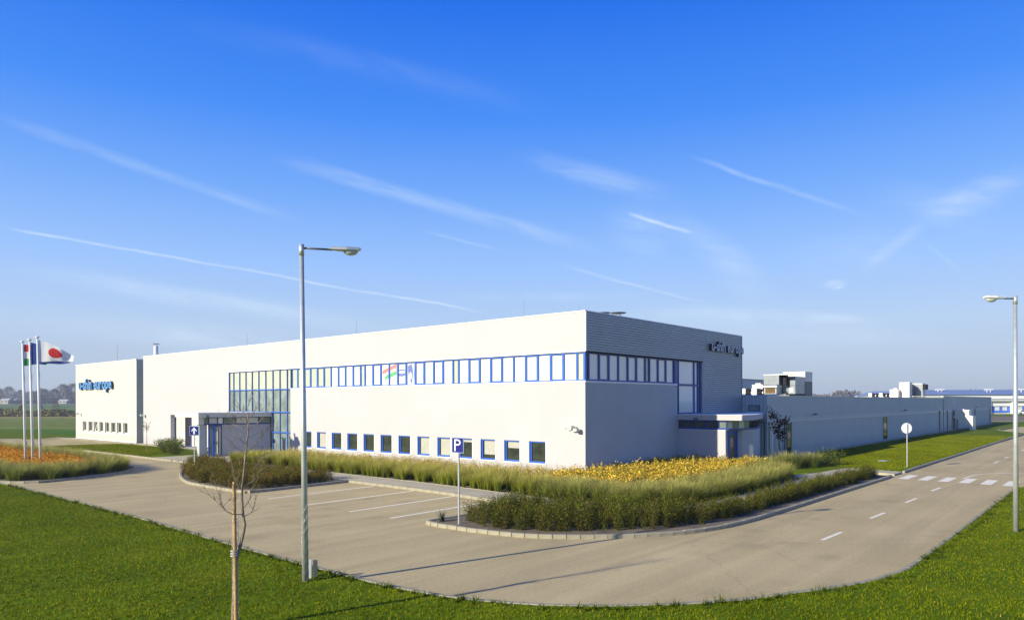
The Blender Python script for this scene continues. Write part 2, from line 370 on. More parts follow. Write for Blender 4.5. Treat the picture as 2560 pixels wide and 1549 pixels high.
stone_cache = {}
def kerb_line(path, stone=.5, w=.14, h=.12, name='kerb', z=0.0):
    """a bedding strip with one stone after another laid on it; path is the centre line"""
    P = smooth_path(path, stone)
    m_ = MB()
    for (a, b) in zip(P[:-1], P[1:]):
        ax, ay = a; bx_, by = b; dx, dy = bx_ - ax, by - ay; L = math.hypot(dx, dy) or 1; nx, ny = -dy / L * (w / 2 - .012), dx / L * (w / 2 - .012)
        m_.face([(ax + nx, ay + ny, z + h - .03), (ax - nx, ay - ny, z + h - .03), (bx_ - nx, by - ny, z + h - .03), (bx_ + nx, by + ny, z + h - .03)], 'soil')
        m_.face([(ax + nx, ay + ny, z), (bx_ + nx, by + ny, z), (bx_ + nx, by + ny, z + h - .03), (ax + nx, ay + ny, z + h - .03)], 'soil')
        m_.face([(bx_ - nx, by - ny, z), (ax - nx, ay - ny, z), (ax - nx, ay - ny, z + h - .03), (bx_ - nx, by - ny, z + h - .03)], 'soil')
    root = structure(m_, name)
    key = (stone, w, h)
    if key not in stone_cache:
        s = MB(); L = stone / 2 - .008; c = .02
        # stone with a chamfered top
        i = 0
        lo = [(-L, -w / 2), (L, -w / 2), (L, w / 2), (-L, w / 2)]; hi = [(-L, -w / 2 + c), (L, -w / 2 + c), (L, w / 2 - c), (-L, w / 2 - c)]
        s.v = [(a, b, 0) for a, b in lo] + [(a, b, h - c) for a, b in lo] + [(a, b, h) for a, b in hi]
        for r in (0, 4):
            for k in range(4): s.f.append((r + k, r + (k + 1) % 4, r + 4 + (k + 1) % 4, r + 4 + k)); s.m.append(s.mi('kerb'))
        s.f.append((8, 9, 10, 11)); s.m.append(0)
        stone_cache[key] = s.mesh('kerb_stone')
    for k, (a, b) in enumerate(zip(P[:-1], P[1:])):
        if k >= 298: break
        L = math.hypot(b[0] - a[0], b[1] - a[1])
        o = bpy.data.objects.new('kerb_stone', stone_cache[key]); COL.objects.link(o); o.parent = root
        o.location = ((a[0] + b[0]) / 2, (a[1] + b[1]) / 2, z + random.uniform(-.004, .006))
        o.rotation_euler = (0, 0, math.atan2(b[1] - a[1], b[0] - a[0]) + random.uniform(-.008, .008)); o.scale = (L / stone, 1, 1)
    return root

def in_poly(px, py, poly):
    poly = np.array(poly); n = len(poly); ins = np.zeros(len(px), bool); j = n - 1
    for i in range(n):
        xi, yi = poly[i]; xj, yj = poly[j]
        c = ((yi > py) != (yj > py)) & (px < (xj - xi) * (py - yi) / (yj - yi + 1e-12) + xi)
        ins ^= c; j = i
    return ins
def scatter(poly, n):
    poly_ = np.array(poly); lo, hi = poly_.min(0), poly_.max(0); out = []
    got = 0
    while got < n:
        q = rng.uniform(lo, hi, (max(n * 2, 100), 2)); q = q[in_poly(q[:, 0], q[:, 1], poly)]; out.append(q); got += len(q)
        if len(q) == 0: break
    return np.concatenate(out)[:n]
def np_mesh(name, V, F, C, mt):
    """V (N,3), F (M,3) triangles, C (N,3) colours"""
    me = bpy.data.meshes.new(name); me.vertices.add(len(V)); me.vertices.foreach_set('co', V.astype(np.float32).ravel())
    me.loops.add(len(F) * 3); me.loops.foreach_set('vertex_index', F.astype(np.int32).ravel())
    me.polygons.add(len(F)); me.polygons.foreach_set('loop_start', np.arange(0, len(F) * 3, 3, dtype=np.int32))
    me.update(calc_edges=True)
    at = me.color_attributes.new('tint', 'FLOAT_COLOR', 'POINT')
    at.data.foreach_set('color', np.concatenate([C, np.ones((len(C), 1))], 1).astype(np.float32).ravel())
    me.materials.append(K[mt]); return me
def replicate(T, pts, z, scl, rot=None):
    """T = list of (V,F,C) templates, one copy at each of pts"""
    Vs, Fs, Cs = [], [], []; base = 0
    for i, (x, y) in enumerate(pts):
        V, F, C = T[rng.integers(len(T))]
        a = rng.uniform(0, 6.283); s = rng.uniform(*scl); ca, sa = math.cos(a) * s, math.sin(a) * s
        W = np.empty_like(V); W[:, 0] = V[:, 0] * ca - V[:, 1] * sa + x; W[:, 1] = V[:, 0] * sa + V[:, 1] * ca + y
        W[:, 2] = V[:, 2] * s * rng.uniform(.88, 1.12) + z
        Vs.append(W); Fs.append(F + base); Cs.append(C * rng.uniform(.82, 1.18)); base += len(V)
    return np.concatenate(Vs), np.concatenate(Fs), np.concatenate(Cs)
def link_np(name, data, mt, parent=None):
    o = bpy.data.objects.new(name, np_mesh(name, *data, mt)); COL.objects.link(o)
    if parent: o.parent = parent
    return o

# ------------------------------------------------------------------ ground
F3 = np.array([FWD.x, FWD.y]); R3 = np.array([RGT.x, RGT.y]); C3 = np.array([CAM.x, CAM.y])
def station(side, ahead): q = C3 + R3 * side + F3 * ahead; return float(q[0]), float(q[1])
def hill(d): return 4.15 * np.clip((d - 235) / 330, 0, 1) ** 1.15
# fields: one sheet to the horizon
aheads = np.array([-120, -40, 0, 30, 60, 90, 120, 150, 180, 210, 235, 260, 300, 340, 380, 420, 460, 500, 540, 565, 600, 700, 900, 1500, 3500.])
sides = np.array([-3500, -1500, -700, -500, -400, -300, -200, -100, -50, 0, 50, 100, 200, 300, 500, 1500, 3500.])
g = MB(); g.mi('lawn')
for a in aheads:
    for s_ in sides:
        x_, y_ = station(s_, a); g.v.append((x_, y_, -.06 + float(hill(a)) + (0.25 * math.sin(s_ * .03 + a * .02) * min(1, max(0, (a - 240) / 100)))))
nS = len(sides)
for i in range(len(aheads) - 1):
    for j in range(nS - 1): g.f.append((i * nS + j, i * nS + j + 1, (i + 1) * nS + j + 1, (i + 1) * nS + j)); g.m.append(0)
K['field'] = mat('crop fields', (.1, .12, .04), .95, spec=.05); g.mats = ['field']
n, l = K['field'].node_tree.nodes, K['field'].node_tree.links; b = n['Principled BSDF']
tcn = n.new('ShaderNodeTexCoord'); dp = n.new('ShaderNodeVectorMath'); dp.operation = 'DOT_PRODUCT'; l.new(tcn.outputs['Object'], dp.inputs[0]); dp.inputs[1].default_value = (FWD.x, FWD.y, 0)
tn = n.new('ShaderNodeTexNoise'); tn.inputs['Scale'].default_value = .05; tn.inputs['Detail'].default_value = 6; l.new(tcn.outputs['Object'], tn.inputs['Vector'])
ad = n.new('ShaderNodeMath'); ad.operation = 'MULTIPLY_ADD'; l.new(tn.outputs['Fac'], ad.inputs[0]); ad.inputs[1].default_value = 14; l.new(dp.outputs['Value'], ad.inputs[2])
mr = n.new('ShaderNodeMapRange'); l.new(ad.outputs[0], mr.inputs[0]); mr.inputs['From Min'].default_value = 0; mr.inputs['From Max'].default_value = 600
cr = n.new('ShaderNodeValToRGB'); l.new(mr.outputs[0], cr.inputs[0])
fo = float(np.dot(C3, F3)); P_ = lambda d: (d + fo + 7) / 600
st = [(0, (.075, .15, .008)), (P_(104), (.07, .15, .008)), (P_(112), (.08, .15, .01)), (P_(118), (.20, .21, .05)), (P_(126), (.14, .18, .03)), (P_(190), (.16, .19, .035)),
      (P_(222), (.30, .24, .07)), (P_(228), (.09, .17, .02)), (P_(380), (.11, .20, .03)), (P_(400), (.06, .085, .035)), (P_(420), (.09, .15, .035)), (1, (.09, .15, .04))]
while len(cr.color_ramp.elements) < len(st): cr.color_ramp.elements.new(.5)
for e, (p, c) in zip(cr.color_ramp.elements, st): e.position = p; e.color = (*c, 1)
t2 = n.new('ShaderNodeTexNoise'); t2.inputs['Scale'].default_value = .35; t2.inputs['Detail'].default_value = 8; l.new(tcn.outputs['Object'], t2.inputs['Vector'])
m2 = n.new('ShaderNodeMapRange'); m2.inputs['From Min'].default_value = .3; m2.inputs['From Max'].default_value = .7; m2.inputs['To Min'].default_value = .7; m2.inputs['To Max'].default_value = 1.3
l.new(t2.outputs['Fac'], m2.inputs[0]); x = n.new('ShaderNodeMix'); x.data_type = 'RGBA'; x.blend_type = 'MULTIPLY'; x.inputs[0].default_value = 1
l.new(cr.outputs[0], x.inputs[6]); l.new(m2.outputs[0], x.inputs[7]); l.new(x.outputs[2], b.inputs['Base Color'])
structure(g, 'field', smooth=True)

def sheet(poly, z, mt, name, thick=0.0):
    bm = bmesh.new(); vs_ = [bm.verts.new((a, b, z)) for a, b in poly]; f = bm.faces.new(vs_)
    bm.normal_update()
    if f.normal.z < 0: f.normal_flip()
    if thick:
        r = bmesh.ops.extrude_face_region(bm, geom=[f]); bmesh.ops.translate(bm, vec=(0, 0, -thick), verts=[e for e in r['geom'] if isinstance(e, bmesh.types.BMVert)])
        f2 = [q for q in bm.faces if len(q.verts) == len(poly)]
        bmesh.ops.recalc_face_normals(bm, faces=bm.faces)
    bmesh.ops.triangulate(bm, faces=[q for q in bm.faces if len(q.verts) > 4])
    me = bpy.data.meshes.new(name); bm.to_mesh(me); bm.free(); me.materials.append(K[mt])
    o = bpy.data.objects.new(name, me); COL.objects.link(o); return tag(o, kind='structure')

# road and yard surface
sheet([(-60, -60), (-60, 90), (-10.5, 90), (-7.1, 45), (-7.1, 26), (-7.1, 9), (-7.1, -3), (-5, -8), (0, -10), (15, -10.4), (60, -10.8), (125, -10.8), (125, -17), (46, -17), (44, -60)], 0.0, 'asphalt', 'road')

# near lawn and its kerb
lawn_edge = [(-18.7, 70), (-18.75, 26), (-18.8, 12), (-18.9, 5), (-19.1, 0), (-19.22, -4), (-19.25, -7), (-19.2, -8.6), (-18.95, -10.1), (-18.55, -11.15), (-18.0, -12.1),
             (-17.25, -13.0), (-16.4, -13.8), (-15.4, -14.55), (-14.3, -15.1), (-13.1, -15.7), (-12.0, -16.1), (-10.6, -16.36), (-8.5, -16.42), (3, -16.42), (9.6, -16.42), (10.9, -16.7), (11.8, -17.6), (12.3, -19.5), (12.4, -24), (12.4, -60)]
le = smooth_path(lawn_edge, .5)
near_lawn = le + [(-60, -60), (-60, 70)]
sheet(near_lawn, .085, 'lawn', 'lawn', .2)
kerb_line([(-18.8, 24), (-18.8, 12), (-18.9, 5), (-19.1, 0), (-19.22, -4), (-19.25, -7), (-19.2, -8.6), (-18.95, -10.1), (-18.55, -11.15), (-18.0, -12.1),
           (-17.25, -13.0), (-16.4, -13.8), (-15.4, -14.55), (-14.3, -15.1), (-13.1, -15.7), (-12.0, -16.1), (-10.6, -16.36), (-8.5, -16.42), (3, -16.42), (9.6, -16.42), (10.9, -16.7), (11.8, -17.6), (12.3, -19.5), (12.4, -24)], .5, .13, .105)

# flower bed round the flagpoles
fb = [(-18.4, 50), (-18.6, 30), (-18.65, 23.2), (-18.2, 21.8), (-17.2, 21.1), (-16.3, 21.5), (-14.9, 22.0), (-13.1, 22.9), (-11.9, 24.1), (-11.1, 25.7), (-10.8, 28.5), (-11, 36), (-11.6, 50)]
fb_s = smooth_path(fb, .5)
sheet(fb_s, .08, 'soil', 'flagpole_bed', .2); kerb_line(fb, .6, .16, .12)
# island with dark shrubs
mid = [(-7.2, 25.9), (-8.2, 24.4), (-10, 21.6), (-11.4, 18.7), (-12.2, 16.6), (-12.68, 14.9), (-12.82, 13), (-12.85, 11), (-12.8, 9.5), (-12.6, 9.2), (-10, 9.3), (-7.9, 9.4), (-7.2, 9.45)]
mid_s = smooth_path(mid, .4)
sheet(mid_s + [(-7.2, 17)], .09, 'soil', 'shrub_island', .2); kerb_line(mid, .45, .14, .12)
# island and hedge bed at the corner
cor_out = [(-8.2, -2.8), (-11.7, -2.85), (-12.9, -2.8), (-13.15, -3.1), (-13.2, -4.2), (-13.1, -5.5), (-12.85, -6.6), (-12.3, -7.7), (-11.5, -8.6), (-10.6, -9.4), (-9.5, -10.05), (-8.2, -10.5), (-6.5, -10.72), (-4, -10.8), (5, -10.8), (11.9, -10.8), (12.3, -10.6)]
cor_in = [(12.4, -9.4), (5, -9.35), (0, -9.35), (-3.2, -9.3), (-5.2, -8.9), (-6.8, -7.8), (-7.6, -6.2), (-7.9, -4.5), (-8.1, -3.2)]
corner_bed = smooth_path(cor_out, .4) + smooth_path(cor_in, .4)
sheet(corner_bed, .09, 'soil', 'hedge_bed', .2); kerb_line(cor_out, .33, .14, .12)
kerb_line(cor_in, .5, .08, .12)
# footpath round the building
path_out = [(-7.15, 33), (-7.15, 27), (-7.2, 20), (-7.2, 9.5), (-7.3, 3), (-7.7, 0), (-7.8, -3), (-7.5, -6.0), (-6.7, -7.7), (-5.1, -8.8), (-3.2, -9.25), (0, -9.3), (12.5, -9.33), (13.2, -10.75)]
path_in = [(14.8, -10.75), (15.6, -8.2), (14.6, -7.6), (11.2, -7.3), (9.8, -6.8), (8.6, -7.2), (7.6, -7.75), (4, -7.95), (-1, -7.95), (-3.5, -7.85), (-4.9, -7.5), (-5.9, -6.6), (-6.2, -5.6), (-6.1, -4.4), (-6.1, -1), (-5.9, 1), (-5.5, 6), (-5.35, 14), (-5.2, 24), (-4.2, 26), (-1, 26.3), (-1, 33)]
sheet(smooth_path(path_out, .4) + smooth_path(path_in, .4), .10, 'paving', 'footpath', .2)
kerb_line([(-7.12, 46), (-7.15, 33), (-7.15, 27), (-7.15, 25.9)], .6, .14, .12)
kerb_line([(-7.22, 9.3), (-7.3, 5), (-7.45, 2), (-7.7, 0), (-7.85, -2.6)], .5, .14, .12)
kerb_line([(-5.3, 24), (-5.38, 14), (-5.53, 6), (-5.93, 1), (-6.13, -1), (-6.15, -4.4)], .5, .07, .12)
# planting ground next to the walls
sheet([(0, 28.8), (-1, 28.8), (-1, 26.3), (-4.2, 26), (-5.2, 24), (-5.35, 14), (-5.5, 6), (-5.9, 1), (-6.1, -1), (-6.1, -4.4), (-6.15, -5.6), (-5.9, -6.6), (-4.9, -7.5), (-3.5, -7.85), (-1, -7.95), (4, -7.95), (7.6, -7.75), (8.6, -7.2), (9.8, -6.8), (10.6, -5), (11, -2), (18, -1), (18, 2), (0, 2)], .07, 'soil', 'planting_soil', .2)
# lawns
sheet([(-7.1, 33.2), (-7.1, 46), (-9.5, 60), (-19, 60), (-19, 80), (-30, 140), (2, 140), (2, 34), (-1, 33.2)], .07, 'lawn', 'lawn', .2)
right_lawn = [(13.6, -8.0), (15.5, -8.6), (15.4, -10.6), (30, -10.62), (45, -10.55), (66, -10.5), (77.0, -10.5), (80, -9.0), (86, -6.8), (104, -7.2), (107, -10.4), (121, -10.6), (121, 1), (18, 1), (11.5, -2), (10.8, -5), (11.2, -7.0)]
sheet(right_lawn, .08, 'lawn', 'lawn', .2)
kerb_line([(15.2, -10.75), (30, -10.72), (45, -10.65), (66, -10.6), (77, -10.6)], .8, .14, .13)
kerb_line([(77, -10.6), (80, -9.1), (86, -6.7), (96, -6.8), (104, -7.1)], 1.2, .14, .13)
sheet([(77.2, -10.8), (80, -9.15), (86, -6.9), (104, -7.3), (107, -10.8)], .004, 'asphalt', 'side_road')
# bare earth by the annex
sheet(smooth_path([(-.4, 52), (-1.4, 54.2), (-4.0, 55.2), (-8.3, 55.4), (-10.5, 56.3), (-20, 58), (-24, 62), (-22, 80), (-6, 75), (-4.7, 71), (-2.4, 71.8), (-.4, 74.5)], .6) + [(-.3, 60)], .085, 'dirt', 'bare_earth', .15)
gs = MB(); gs.box(-1.0, -.02, 52, 71, .0, .10, 'gravel'); structure(gs, 'gravel_strip'); 
gs = MB(); gs.box(-1.12, -1.0, 52, 71.2, 0, .13, 'kerb'); gs.box(-.9, -.01, 34, 51.8, 0, .105, 'paving'); structure(gs, 'apron')
gs = MB(); gs.box(18.7, 118.6, -2.35, -1.77, 0, .12, 'paving'); structure(gs, 'wall_apron')

# road markings
mk = MB()
def strip(p, q, w, z=.004, mt='paint'):
    mb = mk
    dx, dy = q[0] - p[0], q[1] - p[1]; L = math.hypot(dx, dy); nx, ny = -dy / L * w / 2, dx / L * w / 2
    mb.face([(p[0] + nx, p[1] + ny, z), (p[0] - nx, p[1] - ny, z), (q[0] - nx, q[1] - ny, z), (q[0] + nx, q[1] + ny, z)], mt)
for u_ in (7.0, 4.15, 1.42, -.9): strip((-13.1, u_ - .08), (-7.5, u_ + .05), .15)
structure(mk, 'parking_bay_markings')
mk = MB()
for k in range(7):
    u_ = -11.45 - k * .9; q_ = 11.85 - k * .06
    mk.face([(q_, u_ - .23, .004), (q_ + 2.5, u_ - .23, .004), (q_ + 2.5, u_ + .23, .004), (q_, u_ + .23, .004)], 'paint')
structure(mk, 'zebra_crossing')
mk = MB()
for v_ in (-7.6, -2.6, 2.4, 7.2, 26, 31, 36, 41): strip((v_, -13.62), (v_ + 1.68, -13.66), .12)
arc = [(13.9, -13.78), (16.6, -14.0), (18.2, -14.7), (19.4, -15.9), (20, -17.5), (20.3, -20), (20.4, -26)]
ap = smooth_path(arc, .5)
for a_, b_ in zip(ap[:-1], ap[1:]): strip(a_, b_, .1)
structure(mk, 'road_centre_line')

# ------------------------------------------------------------------ main building
bld = empty('office_building', (0, 0, 0), 'long white two storey office building with blue ribbon windows', 'building')
H = 8.45; GX = 18.6; LU = 51.8
def panel_wall(mb, axis, fixed, a0, a1, z0, z1, holes, mt):
    """flat wall with rectangular holes; axis 'x' = plane x=fixed spanned by y, 'y' = plane y=fixed spanned by x"""
    A = sorted({a0, a1, *[h[0] for h in holes], *[h[1] for h in holes]}); Z = sorted({z0, z1, *[h[2] for h in holes], *[h[3] for h in holes]})
    A = [a for a in A if a0 <= a <= a1]; Z = [z for z in Z if z0 <= z <= z1]
    for i in range(len(A) - 1):
        for j in range(len(Z) - 1):
            ca, cz = (A[i] + A[i + 1]) / 2, (Z[j] + Z[j + 1]) / 2
            if any(h[0] < ca < h[1] and h[2] < cz < h[3] for h in holes): continue
            P = [(A[i], Z[j]), (A[i + 1], Z[j]), (A[i + 1], Z[j + 1]), (A[i], Z[j + 1])]
            if axis == 'x': mb.face([(fixed, a, z) for a, z in P][::-1], mt)
            else: mb.face([(a, fixed, z) for a, z in P], mt)
def reveal(mb, axis, fixed, depth, h, mt):
    a0, a1, z0, z1 = h; f, e = fixed, fixed + depth
    def q(pts):
        mb.face([(d, a, z) if axis == 'x' else (a, d, z) for d, a, z in pts], mt)
    q([(f, a0, z0), (e, a0, z0), (e, a0, z1), (f, a0, z1)]); q([(f, a1, z0), (f, a1, z1), (e, a1, z1), (e, a1, z0)])
    q([(f, a0, z0), (f, a1, z0), (e, a1, z0), (e, a0, z0)]); q([(f, a0, z1), (e, a0, z1), (e, a1, z1), (f, a1, z1)])

small = [(2.49 + 1.751 * k, 3.60 + 1.751 * k, .82, 1.95) for k in range(13)]
ribF = (.0, 26.2, 5.05, 6.47); curU = (26.2, 35.27, 3.28, 6.47); curL = (26.2, 29.2, .1, 3.28); rec = (33.0, 45.9, .1, 2.94)
w = MB(); panel_wall(w, 'x', 0, 0, 26.2, 0, 5.0, small, 'plaster')
for h in small: reveal(w, 'x', 0, .16, h, 'trim')
w.build('front_wall', bld); w = MB()
panel_wall(w, 'x', 0, 29.2, LU, 0, 3.28, [rec], 'plaster')
panel_wall(w, 'x', 0, 35.27, LU, 3.28, 6.47, [], 'plaster')
reveal(w, 'x', 0, .5, rec, 'plaster')
w.build('front_wall', bld)
w = MB(); panel_wall(w, 'x', 0, 0, LU, 6.47, H, [], 'plaster'); w.build('upper_wall', bld)
w = MB()
w.box(.0, .35, 0.001, 26.2, 4.97, 5.05, 'trim'); w.box(-.03, .0, -.03, 26.2, 4.96, 5.045, 'trim'); w.box(-.02, .02, 0, 35.3, 6.475, 6.54, 'trim'); w.box(-.02, .3, 35.27, 35.33, 3.28, 6.474, 'trim')
w.box(.0, .36, .0, 26.2, 6.46, 6.469, 'dark')  # dark strip that paints the shadow line above the recessed ribbon
w.box(-.03, .4, -.03, LU + .03, H, H + .06, 'trim'); w.box(.4, GX + .03, -.03, .37, H, H + .06, 'trim'); w.box(.4, GX, LU - .3, LU + .03, H, H + .06, 'trim'); w.box(GX - .3, GX + .03, .37, LU - .3, H, H + .06, 'trim')
w.build('coping', bld)
# side and back walls
w = MB(); panel_wall(w, 'y', 0, 0, 9.4, 0, 4.97, [], 'plaster_shade'); panel_wall(w, 'y', 0, 9.4, GX, 0, 3.25, [], 'plaster_shade'); w.build('side_wall', bld)
w = MB(); w.face([(GX, 0, 0), (GX, LU, 0), (GX, LU, H), (GX, 0, H)], 'plaster_shade'); w.face([(GX, LU, 0), (0, LU, 0), (0, LU, H), (GX, LU, H)], 'plaster_shade'); w.build('rear_wall', bld)
w = MB(); w.face([(.4, .37, H - .25), (GX - .3, .37, H - .25), (GX - .3, LU - .3, H - .25), (.4, LU - .3, H - .25)], 'roof')
for a_, b_ in (((.4, .37), (.4, LU - .3)), ((GX - .3, .37), (GX - .3, LU - .3)), ((.4, .37), (GX - .3, .37)), ((.4, LU - .3), (GX - .3, LU - .3))):
    w.face([(*a_, H - .25), (*b_, H - .25), (*b_, H), (*a_, H)], 'roof')
w.build('roof', bld)
# horizontal corrugated siding on the side wall: folded profile, real ribs
def ribs(mb, x0, x1, z0, z1, y, pitch=.125, depth=.055, mt='siding'):
    n_ = int(round((z1 - z0) / pitch)); p = (z1 - z0) / n_
    for k in range(n_):
        z = z0 + k * p; prof = [(y, z), (y - depth, z + p * .22), (y - depth, z + p * .62), (y, z + p * .84), (y, z + p)]
        for (ya, za), (yb, zb) in zip(prof[:-1], prof[1:]): mb.face([(x0, ya, za), (x1, ya, za), (x1, yb, zb), (x0, yb, zb)], mt)
w = MB(); ribs(w, .0, GX, 6.50, H - .03, -.005); ribs(w, 12.72, GX, 3.26, 6.50, -.005)
w.box(-.004, .06, -.05, .0, 6.5, H, 'trim'); w.box(GX - .02, GX + .03, -.06, .0, 3.2, H, 'galv_dark'); w.box(.0, 12.7, -.05, 0, 6.455, 6.5, 'dark'); w.box(12.62, 12.72, -.05, .16, 3.26, 6.46, 'siding')
o = w.build('corrugated_siding', bld); tag(o, kind='stuff')

def glazed_unit(name, axis, fixed, a0, a1, z0, z1, fw, frame, pane, depth=.06, parent=bld, sash=0, bottom=None):
    """one framed window: frame mesh, pane as its child. fixed = outer face of the frame, frame grows inward"""
    m_ = MB(); s_ = 1
    def bx(a, b, c, d, e, f, mt):
        if axis == 'x': m_.box(e, f, a, b, c, d, mt)
        else: m_.box(a, b, e, f, c, d, mt)
    e, f = fixed, fixed + depth; bt = bottom or fw
    bx(a0, a0 + fw, z0, z1, e, f, frame); bx(a1 - fw, a1, z0, z1, e, f, frame)
    bx(a0 + fw, a1 - fw, z0, z0 + bt, e, f, frame); bx(a0 + fw, a1 - fw, z1 - fw, z1, e, f, frame)
    fr = m_.build(name, parent)
    p = MB(); d = fixed + depth * .7
    P = [(a0 + fw, z0 + bt), (a1 - fw, z0 + bt), (a1 - fw, z1 - fw), (a0 + fw, z1 - fw)]
    if axis == 'x': p.face([(d, a, z) for a, z in P][::-1], pane)
    else: p.face([(a, d, z) for a, z in P], pane)
    p.build('pane', fr); return fr
# 13 small square windows (pale surround, deep blue frame, pane, blind)
blinds = {11: 1.0, 6: 0, 5: 1.0, 4: 1.0, 3: .15, 2: .8, 1: .36}
for k, h in enumerate(small):
    a0, a1, z0, z1 = h; m_ = MB()
    m_.box(-.012, .0, a0 - .05, a0, z0 - .06, z1 + .03, 'trim'); m_.box(-.05, .0, a0 - .05, a1 + .03, z0 - .06, z0, 'trim')
    # blue jamb linings, wide on the left
    m_.box(.002, .15, a1 - .035, a1 - .001, z0 + .001, z1 - .001, 'blue'); m_.box(.002, .15, a0 + .001, a0 + .02, z0 + .001, z1 - .001, 'blue')
    m_.box(.06, .15, a1 - .12, a1 - .035, z0 + .001, z1 - .001, 'blue'); m_.box(.06, .15, a0 + .02, a0 + .07, z0 + .001, z1 - .001, 'blue')
    m_.box(.04, .15, a0 + .02, a1 - .035, z0 + .001, z0 + .09, 'blue'); m_.box(.05, .15, a0 + .02, a1 - .035, z1 - .07, z1 - .001, 'blue')
    if k == 12:
        for s_ in ((a0 + .1, a0 + .16), (a1 - .2, a1 - .14)): m_.face([(.05, s_[0], z0 + .1), (.05, s_[1], z0 + .1), (-.0 + .12, s_[1], z1 - .1), (.12, s_[0], z1 - .1)], 'blue')
    fr = m_.build('window', bld)
    p = MB(); p.face([(.12, a1 - .12, z0 + .09), (.12, a0 + .07, z0 + .09), (.12, a0 + .07, z1 - .07), (.12, a1 - .12, z1 - .07)], 'glass'); p.build('pane', fr)
    bl = blinds.get(k, 0)
    K.setdefault('blind_in', K['blind'])
    if bl:
        p = MB(); p.box(.112, .117, a0 + .08, a1 - .2, z1 - .07 - (z1 - z0 - .17) * bl, z1 - .075, 'blind_soft'); p.build('blind', fr)
# front ribbon
us = [.10] + [.54 + .834 * k for k in range(11)] + [9.34 + .818 * k for k in range(11)] + [17.98 + .82 * k for k in range(10)] + [26.1]
OPS = {2, 4, 7, 9, 13, 15, 17, 20, 23, 25, 28, 30}
for k in range(len(us) - 1):
    a0, a1 = us[k], us[k + 1]; half = (a1 - a0) < .6; op = k in OPS
    pane = 'blind_green' if (half or k >= 27) else 'blind'
    glazed_unit('ribbon_window', 'x', .05, a0, a1, 5.052, 6.458, .085 if op else .055, 'blue', pane, .08, bottom=.1 if op else .05)
m_ = MB(); m_.box(.0, .1, .0, .1, 5.052, 6.455, 'blue'); m_.build('corner_post', bld)
# printed film on some ribbon panes (a waving striped flag, blue and grey shapes), set just before the blinds
fl = MB()
def poly_film(pts, mt, d): fl.face([(.1 - d, a, z) for a, z in pts], mt)
K['f_red'] = mat('red window print', (.66, .20, .16), .5); K['f_grey'] = mat('grey window print', (.44, .47, .55), .5); K['f_green'] = mat('green window print', (.10, .42, .16), .5)
K['f_blue'] = mat('blue window print', (.13, .17, .42), .5); K['f_pale'] = mat('pale grey window print', (.42, .50, .50), .5)
uu = [15.75, 15.35, 14.95, 14.7, 14.4]; tops = [6.02, 6.14, 6.24, 6.33, 6.4]
for i in range(4):
    for j, mt in enumerate(('f_red', 'f_grey', 'f_green')):
        poly_film([(uu[i] - (.12 if i == 0 else 0) * j, tops[i] - .21 * j), (uu[i + 1], tops[i + 1] - .23 * j), (uu[i + 1], tops[i + 1] - .23 * (j + 1)), (uu[i] - (.12 if i == 0 else 0) * j, tops[i] - .21 * (j + 1))], mt, .004)
fl.build('window_print', bld); fl = MB()
def ell(cu, cz, ru, rz, mt, d, n=20): poly_film([(cu + ru * math.cos(t * 6.2832 / n), cz + rz * math.sin(t * 6.2832 / n)) for t in range(n)], mt, d)
ell(13.9, 5.83, .42, .22, 'f_blue', .004); ell(13.9, 5.87, .36, .09, 'sign_white', .006); fl.build('window_print', bld); fl = MB()
poly_film([(13.32, 6.22), (12.98, 6.36), (12.85, 5.9), (12.9, 5.4), (13.0, 5.12), (13.2, 5.5), (13.3, 5.9)], 'f_blue', .004); ell(13.07, 5.62, .1, .24, 'trim', .006)
fl.build('window_print', bld); fl = MB()
poly_film([(12.9, 6.2), (12.72, 5.95), (12.75, 5.4), (12.9, 5.5)], 'f_grey', .003)
fl.build('window_print', bld); fl = MB()
poly_film([(12.35, 5.4), (12.1, 5.6), (11.85, 5.8), (11.8, 5.4)], 'f_grey', .004)
fl.build('window_print', bld); fl = MB()
poly_film([(11.75, 6.1), (11.5, 6.35), (11.45, 5.6), (11.3, 5.9), (11.22, 5.6), (11.35, 5.1), (11.5, 5.1), (11.75, 5.45)], 'f_pale', .004)
fl.build('window_print', bld); fl = MB()
poly_film([(17.45, 6.05), (17.1, 6.12), (16.85, 6.1), (16.85, 6.06), (17.1, 6.08), (17.45, 6.0)], 'f_pale', .004); ell(17.36, 5.65, .05, .17, 'f_grey', .004)
fl.build('window_print', bld); fl = MB()
poly_film([(17.1, 5.2), (16.85, 5.45), (16.85, 5.35), (17.08, 5.12)], 'f_pale', .004); poly_film([(17.95, 6.1), (17.6, 6.08), (17.6, 5.93), (17.95, 5.95)], 'f_pale', .004)
fl.build('window_print', bld)
# curtain wall by the entrance
mu = [35.25, 34.57, 33.63, 32.66, 31.7, 30.72, 29.71, 28.69, 27.72, 26.73, 26.22]
for i in range(len(mu) - 1):
    a1, a0 = mu[i], mu[i + 1]
    glazed_unit('glazed_panel', 'x', .04, a0, a1, 5.0, 6.46, .035, 'blue_dark', 'blind_green', .1)
    glazed_unit('glazed_panel', 'x', .04, a0, a1, 3.3, 4.995, .035, 'blue_dark', 'glass_mid', .1)
    if a0 < 28.7:
        glazed_unit('glazed_panel', 'x', .04, a0, a1, 1.8, 3.29, .035, 'blue', 'glass_mid', .1); glazed_unit('glazed_panel', 'x', .04, a0, a1, .12, 1.79, .035, 'blue', 'glass_mid', .1)
m_ = MB(); m_.box(.0, .04, 26.22, 35.25, 4.96, 5.03, 'blue'); m_.box(-.02, .04, 26.22, 35.25, 3.25, 3.34, 'blue'); m_.box(-.0, .04, 26.22, 28.7, 1.75, 1.82, 'blue'); m_.build('transom', bld)
